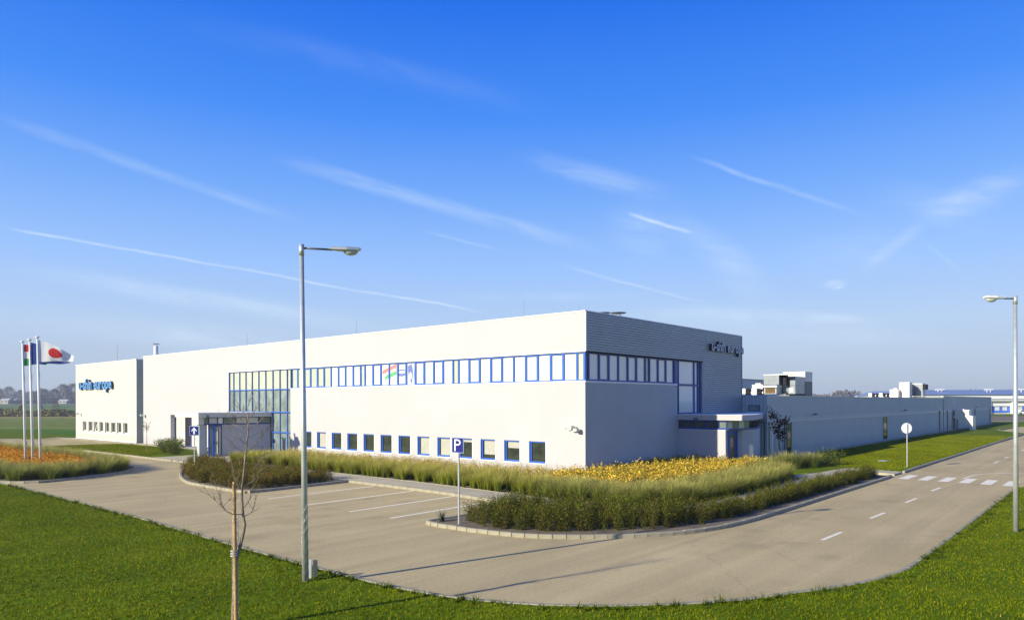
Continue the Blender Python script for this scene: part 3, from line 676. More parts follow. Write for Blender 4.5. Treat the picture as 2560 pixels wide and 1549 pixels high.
# side ribbon
vs_ = [.08, .40, 1.31, 2.22, 3.13, 4.04, 4.95, 5.87, 6.34, 7.27, 8.20, 9.13]
for k in range(len(vs_) - 1):
    a0, a1 = vs_[k], vs_[k + 1]; half = (a1 - a0) < .6; op = k in (2, 5, 9)
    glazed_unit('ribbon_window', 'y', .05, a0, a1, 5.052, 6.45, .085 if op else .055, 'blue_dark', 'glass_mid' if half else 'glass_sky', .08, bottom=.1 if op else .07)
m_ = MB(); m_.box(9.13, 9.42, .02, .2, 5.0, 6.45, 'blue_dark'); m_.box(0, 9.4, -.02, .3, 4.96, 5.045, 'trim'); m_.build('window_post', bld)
vt = [9.42, 9.77, 11.8, 12.3, 12.62]
for k in range(4):
    for z0, z1 in ((3.30, 4.98), (5.02, 6.45)):
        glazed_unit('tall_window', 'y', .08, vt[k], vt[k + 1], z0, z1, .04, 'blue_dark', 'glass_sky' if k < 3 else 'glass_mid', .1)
m_ = MB(); m_.box(9.42, 12.62, .05, .12, 4.96, 5.04, 'blue_dark'); m_.box(9.42, 12.62, .02, .2, 3.2, 3.3, 'blue_dark'); m_.build('transom', bld)
# glass of the recess beside the entrance
for a0, a1, pn in ((43.9, 45.85, 'glass_sky'), (42.8, 43.9, 'dark'), (38.4, 42.8, 'glass_sky'), (33.9, 38.4, 'glass_sky')):
    glazed_unit('glazed_panel', 'x', .42, a0, a1, .12, 2.93, .05, 'blue_dark', pn, .06)

# entrance porch (left) --------------------------------------------------
porch = [(0, 33.8), (-5.0, 33.8), (-5.0, 30.06), (-4.0, 29.78), (-2.6, 29.35), (-1.3, 28.98), (-.05, 28.72), (0, 28.72)]
m_ = MB(); m_.prism([(a + .0, b) for a, b in porch], 2.96, 3.27, 'panel', 'roof'); m_.prism([(a - (.03 if a < -1 else 0), b - (.03 if b < 31 else 0)) for a, b in porch], 3.272, 3.30, 'trim')
m_.build('canopy', bld)
def wall_run(mb, pts, t, z0, z1, mt):
    """vertical wall of thickness t along pts; the outer face is on the line"""
    L = len(pts); off = []
    for i in range(L):
        a, b = pts[max(i - 1, 0)], pts[min(i + 1, L - 1)]; dx, dy = b[0] - a[0], b[1] - a[1]; l_ = math.hypot(dx, dy); off.append((pts[i][0] + dy / l_ * -t * -1, pts[i][1] - dx / l_ * t * -1))
    mb.prism(list(pts) + off[::-1], z0, z1, mt)
def curve(pts, step=.25): return smooth_path(pts, step)
m_ = MB(); wall_run(m_, [(-4.75, 30.45), (-4.2, 30.4)], .3, .1, 2.45, 'plaster_shade'); wall_run(m_, curve([(-3.25, 30.12), (-2.4, 29.95), (-1.3, 29.62), (-.4, 29.25), (0, 28.95)]), .35, .1, 2.40, 'plaster'); m_.build('porch_wall', bld)
m_ = MB(); m_.box(-4.95, -4.55, 30.15, 30.85, 2.46, 2.94, 'panel'); wall_run(m_, [(-4.75, 30.46), (-4.1, 30.38), (-3.2, 30.14), (-2.4, 29.97), (-1.3, 29.64), (-.4, 29.27), (0, 28.97)], .12, 2.40, 2.50, 'blue_dark')
wall_run(m_, [(-4.5, 30.4), (-3.2, 30.14), (-2.4, 29.97), (-1.3, 29.64), (-.4, 29.27), (0, 28.97)], .12, 2.9, 2.955, 'blue_dark'); m_.build('porch_beam', bld)
wp = [(-4.5, 30.36), (-4.15, 30.3), (-3.55, 30.15), (-3.15, 30.08), (-2.3, 29.88), (-1.5, 29.66), (-.75, 29.36), (0, 28.95)]
for i in range(len(wp) - 1):
    m_ = MB(); wall_run(m_, [wp[i], (wp[i][0] + .06, wp[i][1] - .015)], .08, 2.5, 2.9, 'blue_dark'); fr = m_.build('high_window', bld)
    p = MB(); (xa, ya), (xb, yb) = wp[i], wp[i + 1]; p.face([(xa, ya + .04, 2.5), (xb, yb + .04, 2.5), (xb, yb + .04, 2.9), (xa, ya + .04, 2.9)], 'glass_sky' if i % 3 else 'glass_mid'); p.build('pane', fr)
m_ = MB(); m_.box(-4.15, -4.08, 30.22, 30.36, .12, 2.4, 'blue_dark'); m_.box(-3.92, -3.72, 30.12, 30.2, .12, 2.3, 'blue'); m_.box(-3.3, -3.26, 30.05, 30.16, .12, 2.4, 'blue_dark'); m_.box(-4.08, -3.3, 30.1, 30.3, 2.3, 2.4, 'blue_dark'); dr = m_.build('door', bld)
p = MB(); p.face([(-4.08, 30.24, .14), (-3.3, 30.1, .14), (-3.3, 30.1, 2.3), (-4.08, 30.24, 2.3)], 'glass_mid'); p.build('pane', dr)
p = MB(); p.tube([(-3.62, 30.02, .3), (-3.62, 30.02, 2.2)], .03, 'cream_metal'); p.tube([(-3.45, 29.98, .3), (-3.45, 29.98, 2.2)], .03, 'cream_metal'); p.tube([(-3.82, 30.08, 1.0), (-3.82, 30.03, 1.3)], .02, 'dark'); p.build('handle', dr)

# side porch (right) ------------------------------------------------------
m_ = MB(); sp = [(9.4, 0), (9.4, -3.95)] + curve([(9.45, -3.98), (11.0, -3.95), (13.0, -3.5), (15.6, -2.7), (18.6, -1.5)], .6) + [(18.6, 0)]
m_.prism(sp, 2.93, 3.21, 'plaster', 'roof'); m_.prism([(a - (.03 if a < 9.5 else 0), b - (.03 if b < -.5 else 0)) for a, b in sp], 3.212, 3.25, 'trim'); m_.build('canopy', bld)
m_ = MB(); m_.box(9.52, 9.8, -2.95, -.003, .05, 2.36, 'plaster'); wall_run(m_, curve([(11.01, -3.03), (11.4, -3.22), (12.1, -3.35), (13.6, -3.0), (15.6, -2.3), (18.6, -1.1)], .4), -.25, .05, 2.36, 'plaster_shade'); m_.box(9.50, 9.84, -2.97, -.003, 2.36, 2.385, 'trim'); m_.build('porch_wall', bld)
m_ = MB(); m_.box(9.55, 9.65, -3.0, -.003, 2.385, 2.46, 'blue_dark'); m_.box(9.55, 9.65, -3.0, -.003, 2.87, 2.925, 'blue_dark')
wall_run(m_, curve([(9.6, -3.0), (10.6, -3.25), (11.5, -3.36), (12.2, -3.33), (13.6, -2.98), (15.6, -2.28), (18.6, -1.08)], .4), -.1, 2.385, 2.45, 'blue_dark'); wall_run(m_, curve([(9.6, -3.0), (10.6, -3.25), (11.5, -3.36), (12.2, -3.33), (13.6, -2.98), (15.6, -2.28), (18.6, -1.08)], .4), -.1, 2.87, 2.925, 'blue_dark'); m_.build('porch_beam', bld)
for a0, a1, pn in ((-.9, -.02, 'glass'), (-1.75, -.9, 'glass'), (-2.5, -1.75, 'glass'), (-3.0, -2.5, 'glass_mid')):
    glazed_unit('high_window', 'x', 9.55, a0, a1, 2.46, 2.87, .035, 'blue_dark', pn, .08)
hp = [(9.6, -3.0), (10.1, -3.13), (10.6, -3.25), (11.3, -3.33), (11.9, -3.35)]
for i in range(4):
    (xa, ya), (xb, yb) = hp[i], hp[i + 1]; m_ = MB(); m_.box(xa, xa + .05, ya, ya + .08, 2.45, 2.87, 'blue_dark'); fr = m_.build('high_window', bld)
    p = MB(); p.face([(xa, ya + .02, 2.45), (xb, yb + .02, 2.45), (xb, yb + .02, 2.87), (xa, ya + .02, 2.87)], 'glass_sky' if i % 2 == 0 else 'glass_mid'); p.build('pane', fr)
m_ = MB(); m_.box(9.8, 9.9, -3.02, -2.9, .05, 2.36, 'blue'); m_.box(10.92, 11.0, -3.02, -2.9, .05, 2.36, 'blue'); m_.box(9.9, 10.92, -3.02, -2.9, 2.26, 2.36, 'blue'); dr = m_.build('door', bld)
p = MB(); p.box(9.9, 10.92, -2.98, -2.92, .08, 2.26, 'blue_dark'); p.box(10.05, 10.7, -2.99, -2.98, .3, 2.1, 'glass'); p.build('door_leaf', dr)
p = MB(); p.tube([(10.78, -2.98, 1.05), (10.78, -3.05, 1.05), (10.6, -3.05, 1.05)], .013, 'silver', 6); p.build('handle', dr)

# rooftop pieces of the main building
for k, (v_, r_) in enumerate(((3.5, .16), (4.9, .2))):
    t = empty('roof_vent', (v_, 1.2, H - .25), ('squat mushroom roof vent nearer the front corner of the office roof', 'taller mushroom roof vent with a flat dark cap on the office roof')[k], 'roof vent', 'mushroom vents on the office roof')
    m_ = MB(); m_.tube([(0, 0, 0), (0, 0, .42 + .12 * k), (0, 0, .5 + .12 * k)], [r_, r_, r_ * .6], 'white_metal', 12); m_.build('pipe', t)
    m_ = MB(); m_.tube([(0, 0, .58 + .12 * k), (0, 0, .61 + .12 * k), (0, 0, .64 + .12 * k)], [r_ * 2.1, r_ * 2.2, r_ * .6], 'galv_dark', 14); m_.build('cap', t)
for k, (u_, ht) in enumerate(((.5, .32), (4.1, .95), (8.4, .3), (18.6, 1.0), (32.7, .95))):
    m_ = MB(); m_.tube([(0, 0, 0), (0, 0, .05), (0, 0, ht)], [.05, .012, .008], 'galv_dark', 6); o = m_.build('lightning_rod'); o.location = (.2, u_, H + .06)
    tag(o, ('short lightning rod on the office roof right at the front corner', 'tall lightning rod on the white parapet, second from the corner', 'stub of a lightning rod on the white parapet, third from the corner', 'tall lightning rod on the parapet above the middle of the white front', 'tall lightning rod on the parapet above the entrance glazing')[k], 'lightning rod', 'lightning rods along the office parapet')
t = empty('chimney', (.95, 51.2, 8.3), 'white round metal chimney with a flat rain cap at the left end of the roof', 'chimney')
m_ = MB(); m_.tube([(0, 0, 0), (0, 0, 1.22)], .2, 'white_metal', 16); m_.box(-.4, .4, -1.6, .5, .1, .26, 'galv'); m_.build('pipe', t)
m_ = MB()
for a in range(4): m_.tube([(.18 * math.cos(a * 1.57), .18 * math.sin(a * 1.57), 1.22), (.18 * math.cos(a * 1.57), .18 * math.sin(a * 1.57), 1.42)], .012, 'galv_dark', 5)
m_.tube([(0, 0, 1.42), (0, 0, 1.45)], .3, 'galv_dark', 16); m_.build('rain_cap', t)

# annex ------------------------------------------------------------------
anx = empty('annex_building', (0, 0, 0), 'cream ribbed annex block with blue lettering at the left end of the office building', 'building')
AH = 8.25
def vribs(mb, axis, fixed, a0, a1, z0, z1, holes=(), pitch=.3, depth=.03, mt='panel'):
    n_ = int(round((a1 - a0) / pitch)); p = (a1 - a0) / n_
    for k in range(n_):
        s_ = a0 + k * p
        for f0, f1, d0, d1 in ((0, .55, 0, 0), (.55, .65, 0, -depth), (.65, .9, -depth, -depth), (.9, 1, -depth, 0)):
            A, B = s_ + f0 * p, s_ + f1 * p; c = (A + B) / 2; segs = [(z0, z1)]
            for h in holes:
                if h[0] < c < h[1]: segs = [(z0, h[2]), (h[3], z1)]
            for za, zb in segs:
                P = [(fixed + d0, A, za), (fixed + d1, B, za), (fixed + d1, B, zb), (fixed + d0, A, zb)]
                if axis == 'x': mb.face(P[::-1], mt)
                else: mb.face([(b_, a_, z_) for a_, b_, z_ in P], mt)
ax0, ax1 = 53.4, 69.9
wins = [(66.69, 67.74), (64.96, 66.05), (63.42, 64.5), (61.85, 62.92), (60.24, 61.35), (58.64, 59.75), (57.05, 58.15), (55.47, 56.6)]
holes = [(a, b, .92, 2.04) for a, b in wins]
w = MB(); vribs(w, 'x', 0, ax0, ax1, .15, AH, holes); w.box(-.05, .0, ax0, ax1, .08, .15, 'trim'); tag(w.build('ribbed_front', anx), kind='stuff')
w = MB(); vribs(w, 'y', ax0, 0, 20, .15, AH, mt='hallpanel'); tag(w.build('ribbed_side', anx), kind='stuff')
w = MB(); w.box(.2, 20, ax0 + .03, ax1, 0, AH - .02, 'roof'); w.build('core', anx)
w = MB(); w.box(-.05, .3, ax0 - .04, ax1 + .04, AH, AH + .07, 'trim'); w.box(.3, 20, ax0 - .04, ax0 + .3, AH, AH + .07, 'trim'); w.box(.3, 20, ax1 - .3, ax1 + .04, AH, AH + .07, 'trim'); w.build('coping', anx)
for k, h in enumerate(holes):
    a0, a1, z0, z1 = h; m_ = MB(); reveal(m_, 'x', -.03, .2, h, 'panel')
    m_.box(-.045, -.03, a0 - .06, a0, z0 - .06, z1 + .05, 'trim'); m_.box(-.045, -.03, a0, a1 + .06, z0 - .09, z0, 'trim'); m_.box(-.045, -.03, a0, a1 + .06, z1, z1 + .05, 'trim')
    m_.box(.08, .15, a0, a0 + .09, z0, z1, 'panel'); m_.box(.08, .15, a1 - .09, a1, z0, z1, 'panel'); m_.box(.08, .15, a0, a1, z0, z0 + .12, 'trim'); m_.box(.08, .15, a0, a1, z1 - .07, z1, 'panel')
    if k == 2: m_.face([(.02, a1 - .25, z0 + .15), (.02, a1 - .35, z0 + .15), (.1, a0 + .25, z1 - .1), (.1, a0 + .35, z1 - .1)], 'trim')
    fr = m_.build('window', anx); p = MB(); p.face([(.13, a1, z0), (.13, a0, z0), (.13, a0, z1), (.13, a1, z1)], 'glass'); p.build('pane', fr)
w = MB(); w.box(.02, GX, LU + .002, ax0 - .001, 0, .1, 'gravel'); structure(w, 'gravel_gap')
w = MB(); w.box(6, 6.2, LU + .002, ax0 - .001, 0, 7.9, 'hallpanel'); tag(w.build('link_wall'), 'recessed grey link wall in the gap between office building and annex', 'wall')
t = empty('roof_hatch', (6, 61.0, AH), 'small grey roof hatch on the annex roof', 'roof hatch'); m_ = MB(); m_.box(-.8, .8, -1.2, 1.2, 0, .45, 'galv'); m_.build('kerb_box', t); m_ = MB(); m_.box(-.9, .9, -1.3, 1.3, .45, .55, 'galv_dark'); m_.build('lid', t)
m_ = MB(); m_.tube([(0, 0, 0), (0, 0, .05), (0, 0, 1.8)], [.05, .015, .01], 'galv_dark', 6); o = m_.build('lightning_rod'); o.location = (.4, 59.1, AH + .07); tag(o, 'tall lightning rod on the annex roof', 'lightning rod', 'lightning rods along the office parapet')

# lettering ----------------------------------------------------------------
def lettering(text, origin, rightv, width, zb, xh, depth, face_mt, side_mt, label, name='wall_lettering'):
    """separate box letters; origin = left end on the wall, rightv = reading direction"""
    root = empty(name, (origin[0], origin[1], zb), label, 'sign')
    rv = Vector(rightv); nv = rv.cross(Vector((0, 0, 1)))
    adv = []; x_ = 0; items = []
    for ch in text:
        if ch == ' ': x_ += .32; continue
        cu = bpy.data.curves.new('c', 'FONT'); cu.body = ch; cu.size = 1; cu.extrude = .5; cu.offset = .026; cu.resolution_u = 3
        ob = bpy.data.objects.new('c', cu); COL.objects.link(ob); bpy.context.view_layer.update()
        me = bpy.data.meshes.new_from_object(ob.evaluated_get(bpy.context.evaluated_depsgraph_get())); bpy.data.objects.remove(ob); bpy.data.curves.remove(cu)
        xs = [v.co.x for v in me.vertices]; lo, hi = min(xs), max(xs); items.append((ch, me, x_ - lo)); x_ += hi - lo + .055
    W = x_ - .055; sx = width / W; sz = xh / .53
    for ch, me, off in items:
        for v in me.vertices:
            q = rv * ((v.co.x + off) * sx) + Vector((0, 0, v.co.y * sz)) + nv * ((v.co.z + .5) * depth + .02)
            v.co = q
        me.materials.clear(); me.materials.append(K[face_mt]); me.materials.append(K[side_mt]); me.update()
        for p in me.polygons: p.material_index = 0 if abs(p.normal.dot(nv)) > .7 else 1
        o = bpy.data.objects.new('dash' if ch in '-·' else 'letter', me); COL.objects.link(o); o.parent = root
lettering('u-shin europe', (-.03, 68.28), (0, -1, 0), 9.3, 5.53, .83, .22, 'letter_blue', 'letter_side', 'blue raised lettering on the cream ribbed annex wall')
lettering('u-shin europe', (13.55, -.03), (1, 0, 0), 4.9, 7.24, .46, .2, 'letter_silver', 'letter_maroon', 'silver raised lettering high on the shaded corrugated side wall')

# hall ---------------------------------------------------------------------
hall = empty('factory_hall', (0, 0, 0), 'long low silver grey factory hall in shade behind the office building', 'building')
hu = -1.75; x0h, x1h, x2h = 18.66, 77.6, 118.6
w = MB(); vribs(w, 'y', hu, x0h, x1h, 2.85, 4.32, pitch=.25, depth=.02, mt='hallpanel'); vribs(w, 'y', hu, x0h, x1h, .12, 2.5, pitch=.25, depth=.02, mt='hallpanel')
vribs(w, 'x', x0h, hu, .0, .12, 4.32, pitch=.25, depth=.02, mt='hallpanel'); tag(w.build('ribbed_wall', hall), kind='stuff')
w = MB(); vribs(w, 'y', hu - .05, x1h, x2h, 2.85, 4.55, pitch=.25, depth=.02, mt='hallpanel'); vribs(w, 'y', hu - .05, x1h, x2h, .12, 2.5, pitch=.25, depth=.02, mt='hallpanel'); tag(w.build('ribbed_wall', hall), kind='stuff')
w = MB(); w.box(22.3, x1h - 2, hu - .045, hu + .05, 2.5, 2.68, 'panel'); w.box(22.3, x1h - 2, hu - .03, hu + .05, 2.68, 2.85, 'hallpanel'); w.box(x0h + .001, 22.3, hu - .01, hu + .05, 2.5, 2.85, 'hallpanel'); w.box(x1h - 2, x1h - .001, hu - .01, hu + .05, 2.5, 2.85, 'hallpanel')
w.box(x1h + .001, x2h, hu - .09, hu + .05, 2.5, 2.68, 'panel'); w.box(x1h + .001, x2h, hu - .07, hu + .05, 2.68, 2.85, 'hallpanel'); w.build('wall_band', hall)
w = MB(); w.box(x0h + .05, x1h, hu + .04, 55, 0, 4.30, 'roof'); w.box(x1h, x2h, hu + .04, 30, 0, 4.5, 'roof'); w.build('roof', hall)
w = MB(); w.box(x0h - .02, x1h, hu - .04, hu + .25, 4.32, 4.38, 'galv'); w.box(x0h - .02, x0h + .25, hu + .25, -.01, 4.32, 4.38, 'galv'); w.box(x1h + .001, x2h, hu - .1, hu + .2, 4.55, 4.61, 'galv'); w.box(x1h - .04, x1h, hu - .08, hu - .01, .12, 4.6, 'galv_dark'); w.build('coping', hall)
w = MB(); w.box(x0h, x2h, hu - .06, hu + .04, 0, .12, 'plaster_shade'); w.build('plinth', hall)
def hall_door(x0, x1, z1, axis='y'):
    m_ = MB()
    if axis == 'y':
        m_.box(x0, x0 + .07, hu - .05, hu - .02, .12, z1, 'galv_dark'); m_.box(x1 - .07, x1, hu - .05, hu - .02, .12, z1, 'galv_dark'); m_.box(x0, x1, hu - .05, hu - .02, z1, z1 + .06, 'galv_dark'); fr = m_.build('door', hall)
        p = MB(); p.box(x0 + .07, x1 - .07, hu - .04, hu - .022, .12, z1, 'hallpanel'); p.box((x0 + x1) / 2 - .06, (x0 + x1) / 2 + .06, hu - .05, hu - .04, .5, z1 - .2, 'trim'); p.build('door_leaf', fr)
        p = MB(); p.box(x1 - .22, x1 - .1, hu - .09, hu - .05, 1.02, 1.08, 'silver'); p.build('handle', fr)
    else:
        y0, y1 = x0, x1; f = x0h
        m_.box(f - .05, f - .02, y0, y0 + .07, .12, z1, 'galv_dark'); m_.box(f - .05, f - .02, y1 - .07, y1, .12, z1, 'galv_dark'); m_.box(f - .05, f - .02, y0, y1, z1, z1 + .06, 'galv_dark'); fr = m_.build('door', hall)
        p = MB(); p.box(f - .04, f - .022, y0 + .07, y1 - .07, .12, z1, 'hallpanel'); p.box(f - .05, f - .04, (y0 + y1) / 2 - .04, (y0 + y1) / 2 + .04, .9, z1 - .2, 'trim'); p.build('door_leaf', fr)
        p = MB(); p.box(f - .09, f - .05, y0 + .12, y0 + .22, 1.02, 1.08, 'silver'); p.build('handle', fr)
hall_door(-1.62, -.72, 2.55, 'x'); hall_door(18.95, 20.0, 2.55)
def hall_window(x0, x1, z0, z1):
    m_ = MB(); m_.box(x0, x0 + .08, hu - .07, hu - .02, z0, z1, 'galv_dark'); m_.box(x1 - .08, x1, hu - .07, hu - .02, z0, z1, 'galv_dark'); m_.box(x0, x1, hu - .07, hu - .02, z1, z1 + .06, 'galv_dark'); m_.box(x0 + .08, x1 - .08, hu - .07, hu - .02, (z0 + z1) / 2 - .03, (z0 + z1) / 2 + .03, 'galv_dark'); fr = m_.build('window', hall)
    p = MB(); p.face([(x0 + .08, hu - .04, z0), (x1 - .08, hu - .04, z0), (x1 - .08, hu - .04, z1), (x0 + .08, hu - .04, z1)], 'glass'); p.build('pane', fr)
hall_window(22.2, 23.1, .22, 2.4); hall_window(48.1, 49.6, .24, 2.4)
def downpipe(x, z1=2.5):
    m_ = MB(); m_.tube([(x, hu - .12, .1), (x, hu - .12, z1)], .06, 'galv_dark', 8); m_.box(x - .12, x + .12, hu - .2, hu - .03, z1, z1 + .22, 'galv_dark'); m_.build('downpipe', hall)
for x_ in (21.6, 74.8, 79.8, 101.5, 116.8): downpipe(x_)
m_ = MB(); m_.box(x0h - .1, x0h - .02, -1.35, -.45, 3.25, 3.3, 'trim'); m_.box(x0h - .06, x0h - .02, -1.3, -.5, 3.3, 3.75, 'galv_dark'); fr = m_.build('vent_window', hall); p = MB(); p.box(x0h - .065, x0h - .06, -1.22, -.58, 3.36, 3.68, 'glass_mid'); p.build('pane', fr)
for k, x_ in enumerate((27.5, 56, 101.5)):
    m_ = MB(); m_.tube([(0, 0, 0), (0, -.25, .06)], .02, 'galv_dark', 6); m_.box(-.12, .12, -.42, -.2, .0, .12, 'galv_dark'); o = m_.build('wall_lamp'); o.location = (x_, hu, 2.95)
    tag(o, ('small dark floodlight on the shaded hall wall, nearest to the office building', 'small dark floodlight on the hall wall above the middle strip window', 'small dark floodlight on the far section of the hall wall')[k], 'floodlight', 'floodlights on the walls')

# rooftop units ------------------------------------------------------------
def part(root, name, boxes, tubes=()):
    m_ = MB()
    for b_ in boxes: m_.box(*b_)
    for p_, r_, mt in tubes: m_.tube(p_, r_, mt, 14)
    return m_.build(name, root, bevel=0)
t = empty('air_handling_unit', (30, 1.2, 4.3), 'big silver air handling unit with brown intake hood on the near hall roof', 'air handler')
part(t, 'casing', [(0, 2.2, -.85, .45, .3, .98, 'silver'), (0, 2.2, -.85, .45, 1.0, 1.72, 'silver'), (-.02, .0, -.25, -.21, .3, 1.7, 'galv_dark'), (-.02, .0, .15, .19, .3, 1.7, 'galv_dark'), (-.03, -.0, -.7, -.4, .45, .8, 'white_metal')])
part(t, 'supply_duct', [(-1.0, -.0, .1, 1.35, 1.05, 1.82, 'silver'), (-.5, 0.0, -.3, .1, 1.0, 1.8, 'dark'), (-1.02, .0, -.85, 1.38, 1.82, 1.88, 'white_metal')])
h_ = MB(); h_.prism([(-1.5, .1), (-1.5, 1.3), (-.0, 1.1), (-.0, .2)], .82, .98, 'white_metal'); h_.box(-1.35, -.1, .2, 1.15, .3, .82, 'galv'); hd = h_.build('intake_hood', t)
h_ = MB()
for k in range(7): h_.box(-1.37, -1.35, .28, 1.05, .36 + k * .065, .39 + k * .065, 'grille')
h_.box(-1.36, -1.352, .25, 1.1, .33, .8, 'grille'); h_.build('grille', hd)
part(t, 'base_frame', [(-1.5, 2.2, -.9, 1.4, .1, .2, 'galv_dark'), (-1.4, -1.3, -.8, -.7, 0, .1, 'galv_dark'), (2, 2.1, -.8, -.7, 0, .1, 'galv_dark')])
t = empty('roof_duct_tower', (32.3, 1.3, 4.3), 'tall cream and grey duct tower beside the large near silver air handling unit', 'duct tower')
part(t, 'casing', [(0, 1.8, -.95, .85, 0, 1.35, 'galv_dark'), (0, 1.8, -.95, .85, 1.36, 2.12, 'cream_metal'), (-.03, 1.83, -.98, .88, 2.12, 2.17, 'trim')])
t = empty('cooling_cabinet', (30, 3.5, 4.3), 'cream rounded cabinet left of the silver unit on the near hall roof', 'cabinet')
part(t, 'casing', [(0, 1.0, -.45, .45, .1, 1.1, 'cream_metal'), (0.2, .8, -.2, .25, 1.1, 1.22, 'cream_metal'), (.05, .95, -.4, .4, 0, .1, 'galv_dark')])
def fan_unit(loc, n, label, grp):
    t = empty('condenser', loc, label, 'condenser', grp)
    part(t, 'casing', [(0, .9, -.2, .2, .05, .75, 'white_metal'), (0, .9, -.2 * 0 - .26, -.2, .1, .7, 'galv_dark')])
    for k in range(n):
        m_ = MB(); m_.tube([(.45, -.26 - .42 * k, .4), (.45, -.5 - .42 * k, .4)], [.36, .30], 'dark', 14); m_.tube([(.45, -.5 - .42 * k, .4), (.45, -.62 - .42 * k, .4)], .12, 'white_metal', 10); m_.build('fan', t)
    part(t, 'feet', [(0, .9, -.2 - .42 * n, .2, 0, .05, 'trim')])
fan_unit((28, 3.9, 4.3), 1, 'white condenser with dark round fan beside the tall wall, left of the cream cabinet', 'condensers on the hall roof')
fan_unit((28.2, 3.05, 4.3), 1, 'white condenser with dark round fan just left of the silver unit hood', 'condensers on the hall roof')
w = MB(); w.box(24, 42, 6, 14, 4.3, 5.96, 'hallpanel'); w.box(23.95, 42.05, 5.95, 14.05, 5.96, 6.02, 'galv_dark'); tag(w.build('plant_room'), 'plain grey plant room on the hall roof behind the corrugated wall', 'plant room')
w = MB(); w.box(26.5, 27.2, .6, 4.2, 4.3, 4.5, 'trim'); tag(w.build('roof_kerb'), 'white roof kerb in front of the silver air handling unit', 'kerb')
fan_unit((75, 6.3, 4.3), 3, 'row of dark round fans with white casing, left end of the far rooftop group', 'condensers on the hall roof')
fan_unit((75, 5.0, 4.3), 3, 'row of dark round fans with white casing next to the far cream cabinet', 'condensers on the hall roof')
t = empty('cooling_cabinet', (75, 3.4, 4.3), 'cream rounded cabinet between the far fans and the tall cream tower', 'cabinet'); part(t, 'casing', [(0, 1, -.5, .5, .1, 1.2, 'cream_metal'), (.2, .8, -.3, .1, 1.2, 1.36, 'cream_metal'), (.05, .95, -.45, .45, 0, .1, 'galv_dark')])
t = empty('roof_duct_tower', (76, 2.4, 4.3), 'tall cream duct tower of the far rooftop group', 'duct tower'); part(t, 'casing', [(0, 1.6, -.6, .6, 0, 2.1, 'cream_metal'), (-.02, 1.62, -.62, .62, 2.1, 2.14, 'trim'), (1.6, 2.6, -.6, .5, .5, 1.9, 'galv_dark')])
t = empty('air_handling_unit', (79, 1.4, 4.3), 'silver air handling unit with dark duct mouth, right end of the far rooftop group', 'air handler'); part(t, 'casing', [(0, 2, -.55, .7, .35, 1.15, 'silver'), (0, 2, -.55, .7, 1.17, 1.95, 'silver'), (-.02, 2.02, -.5, .72, 1.95, 2.02, 'white_metal')]); part(t, 'duct_mouth', [(.2, 1.8, -.85, -.55, 1.2, 1.9, 'dark')]); part(t, 'base_frame', [(0, 2, -.5, .6, 0, .3, 'galv_dark')])
for k, (x_, u_, s_) in enumerate(((38, -.6, .18), (43.5, -.6, .2), (52, -.7, .3), (58, -.7, .18), (62, -.8, .2))):
    m_ = MB(); m_.box(-s_, s_, -s_, s_, 0, .06, 'trim'); m_.dome((0, 0, .06), s_ * .9, 'white_metal', sz=.6); o = m_.build('skylight_dome'); o.location = (x_, u_, 4.3)
    tag(o, ('small white roof cap right beside the near duct tower', 'small white roof cap, second past the near duct tower', 'largest white domed roof cap in the middle of the hall roof edge', 'small white roof cap past the large domed one', 'small white roof cap nearest the far rooftop group')[k], 'skylight', 'white caps along the hall roof edge')

# filter hopper standing against the hall
t = empty('filter_unit', (84.5, -2.6, 0), 'cream metal filter hopper with slanted lower side standing against the far hall wall', 'filter unit')
m_ = MB(); fr_ = [(.7, 2.35), (-1.7, 2.35), (-1.7, .55), (-1.1, .55)]
def xprism(mb, prof, x0, x1, mt):
    i = len(mb.v); n_ = len(prof); mb.v += [(x0, y, z) for y, z in prof] + [(x1, y, z) for y, z in prof]
    for k in range(n_): mb.f.append((i + k, i + (k + 1) % n_, i + n_ + (k + 1) % n_, i + n_ + k)); mb.m.append(mb.mi(mt))
    mb.f.append(tuple(i + k for k in range(n_))); mb.m.append(mb.mi(mt)); mb.f.append(tuple(i + n_ + k for k in reversed(range(n_)))); mb.m.append(mb.mi(mt))
xprism(m_, [(.65, 1.75), (.45, 2.1), (-1.1, 2.1), (-1.6, 1.9), (-1.6, .75), (-1.2, .75)], -1.2, 1.2, 'cream_metal'); m_.build('hopper', t)
m_ = MB(); m_.box(-1.1, 1.1, -1.15, .45, 2.12, 2.7, 'cream_metal'); m_.box(-1.15, 1.15, -1.2, .5, 2.7, 2.76, 'trim'); m_.box(-.5, .2, -.5, .1, 2.76, 2.86, 'trim'); m_.build('filter_box', t)
m_ = MB(); m_.box(-1.2, 1.2, -1.6, -1.25, .12, .74, 'cream_metal'); m_.box(-1.3, 1.3, -1.75, -1.2, .0, .1, 'galv'); m_.tube([(-1.1, .55, .1), (-1.1, .55, 1.7)], .06, 'galv_dark', 8); m_.tube([(1.1, .55, .1), (1.1, .55, 1.7)], .06, 'galv_dark', 8); m_.build('legs', t)
m_ = MB(); m_.tube([(-1.0, .5, 1.8), (-1.0, 1.1, 1.8)], .14, 'galv', 10); m_.build('pipe', t)

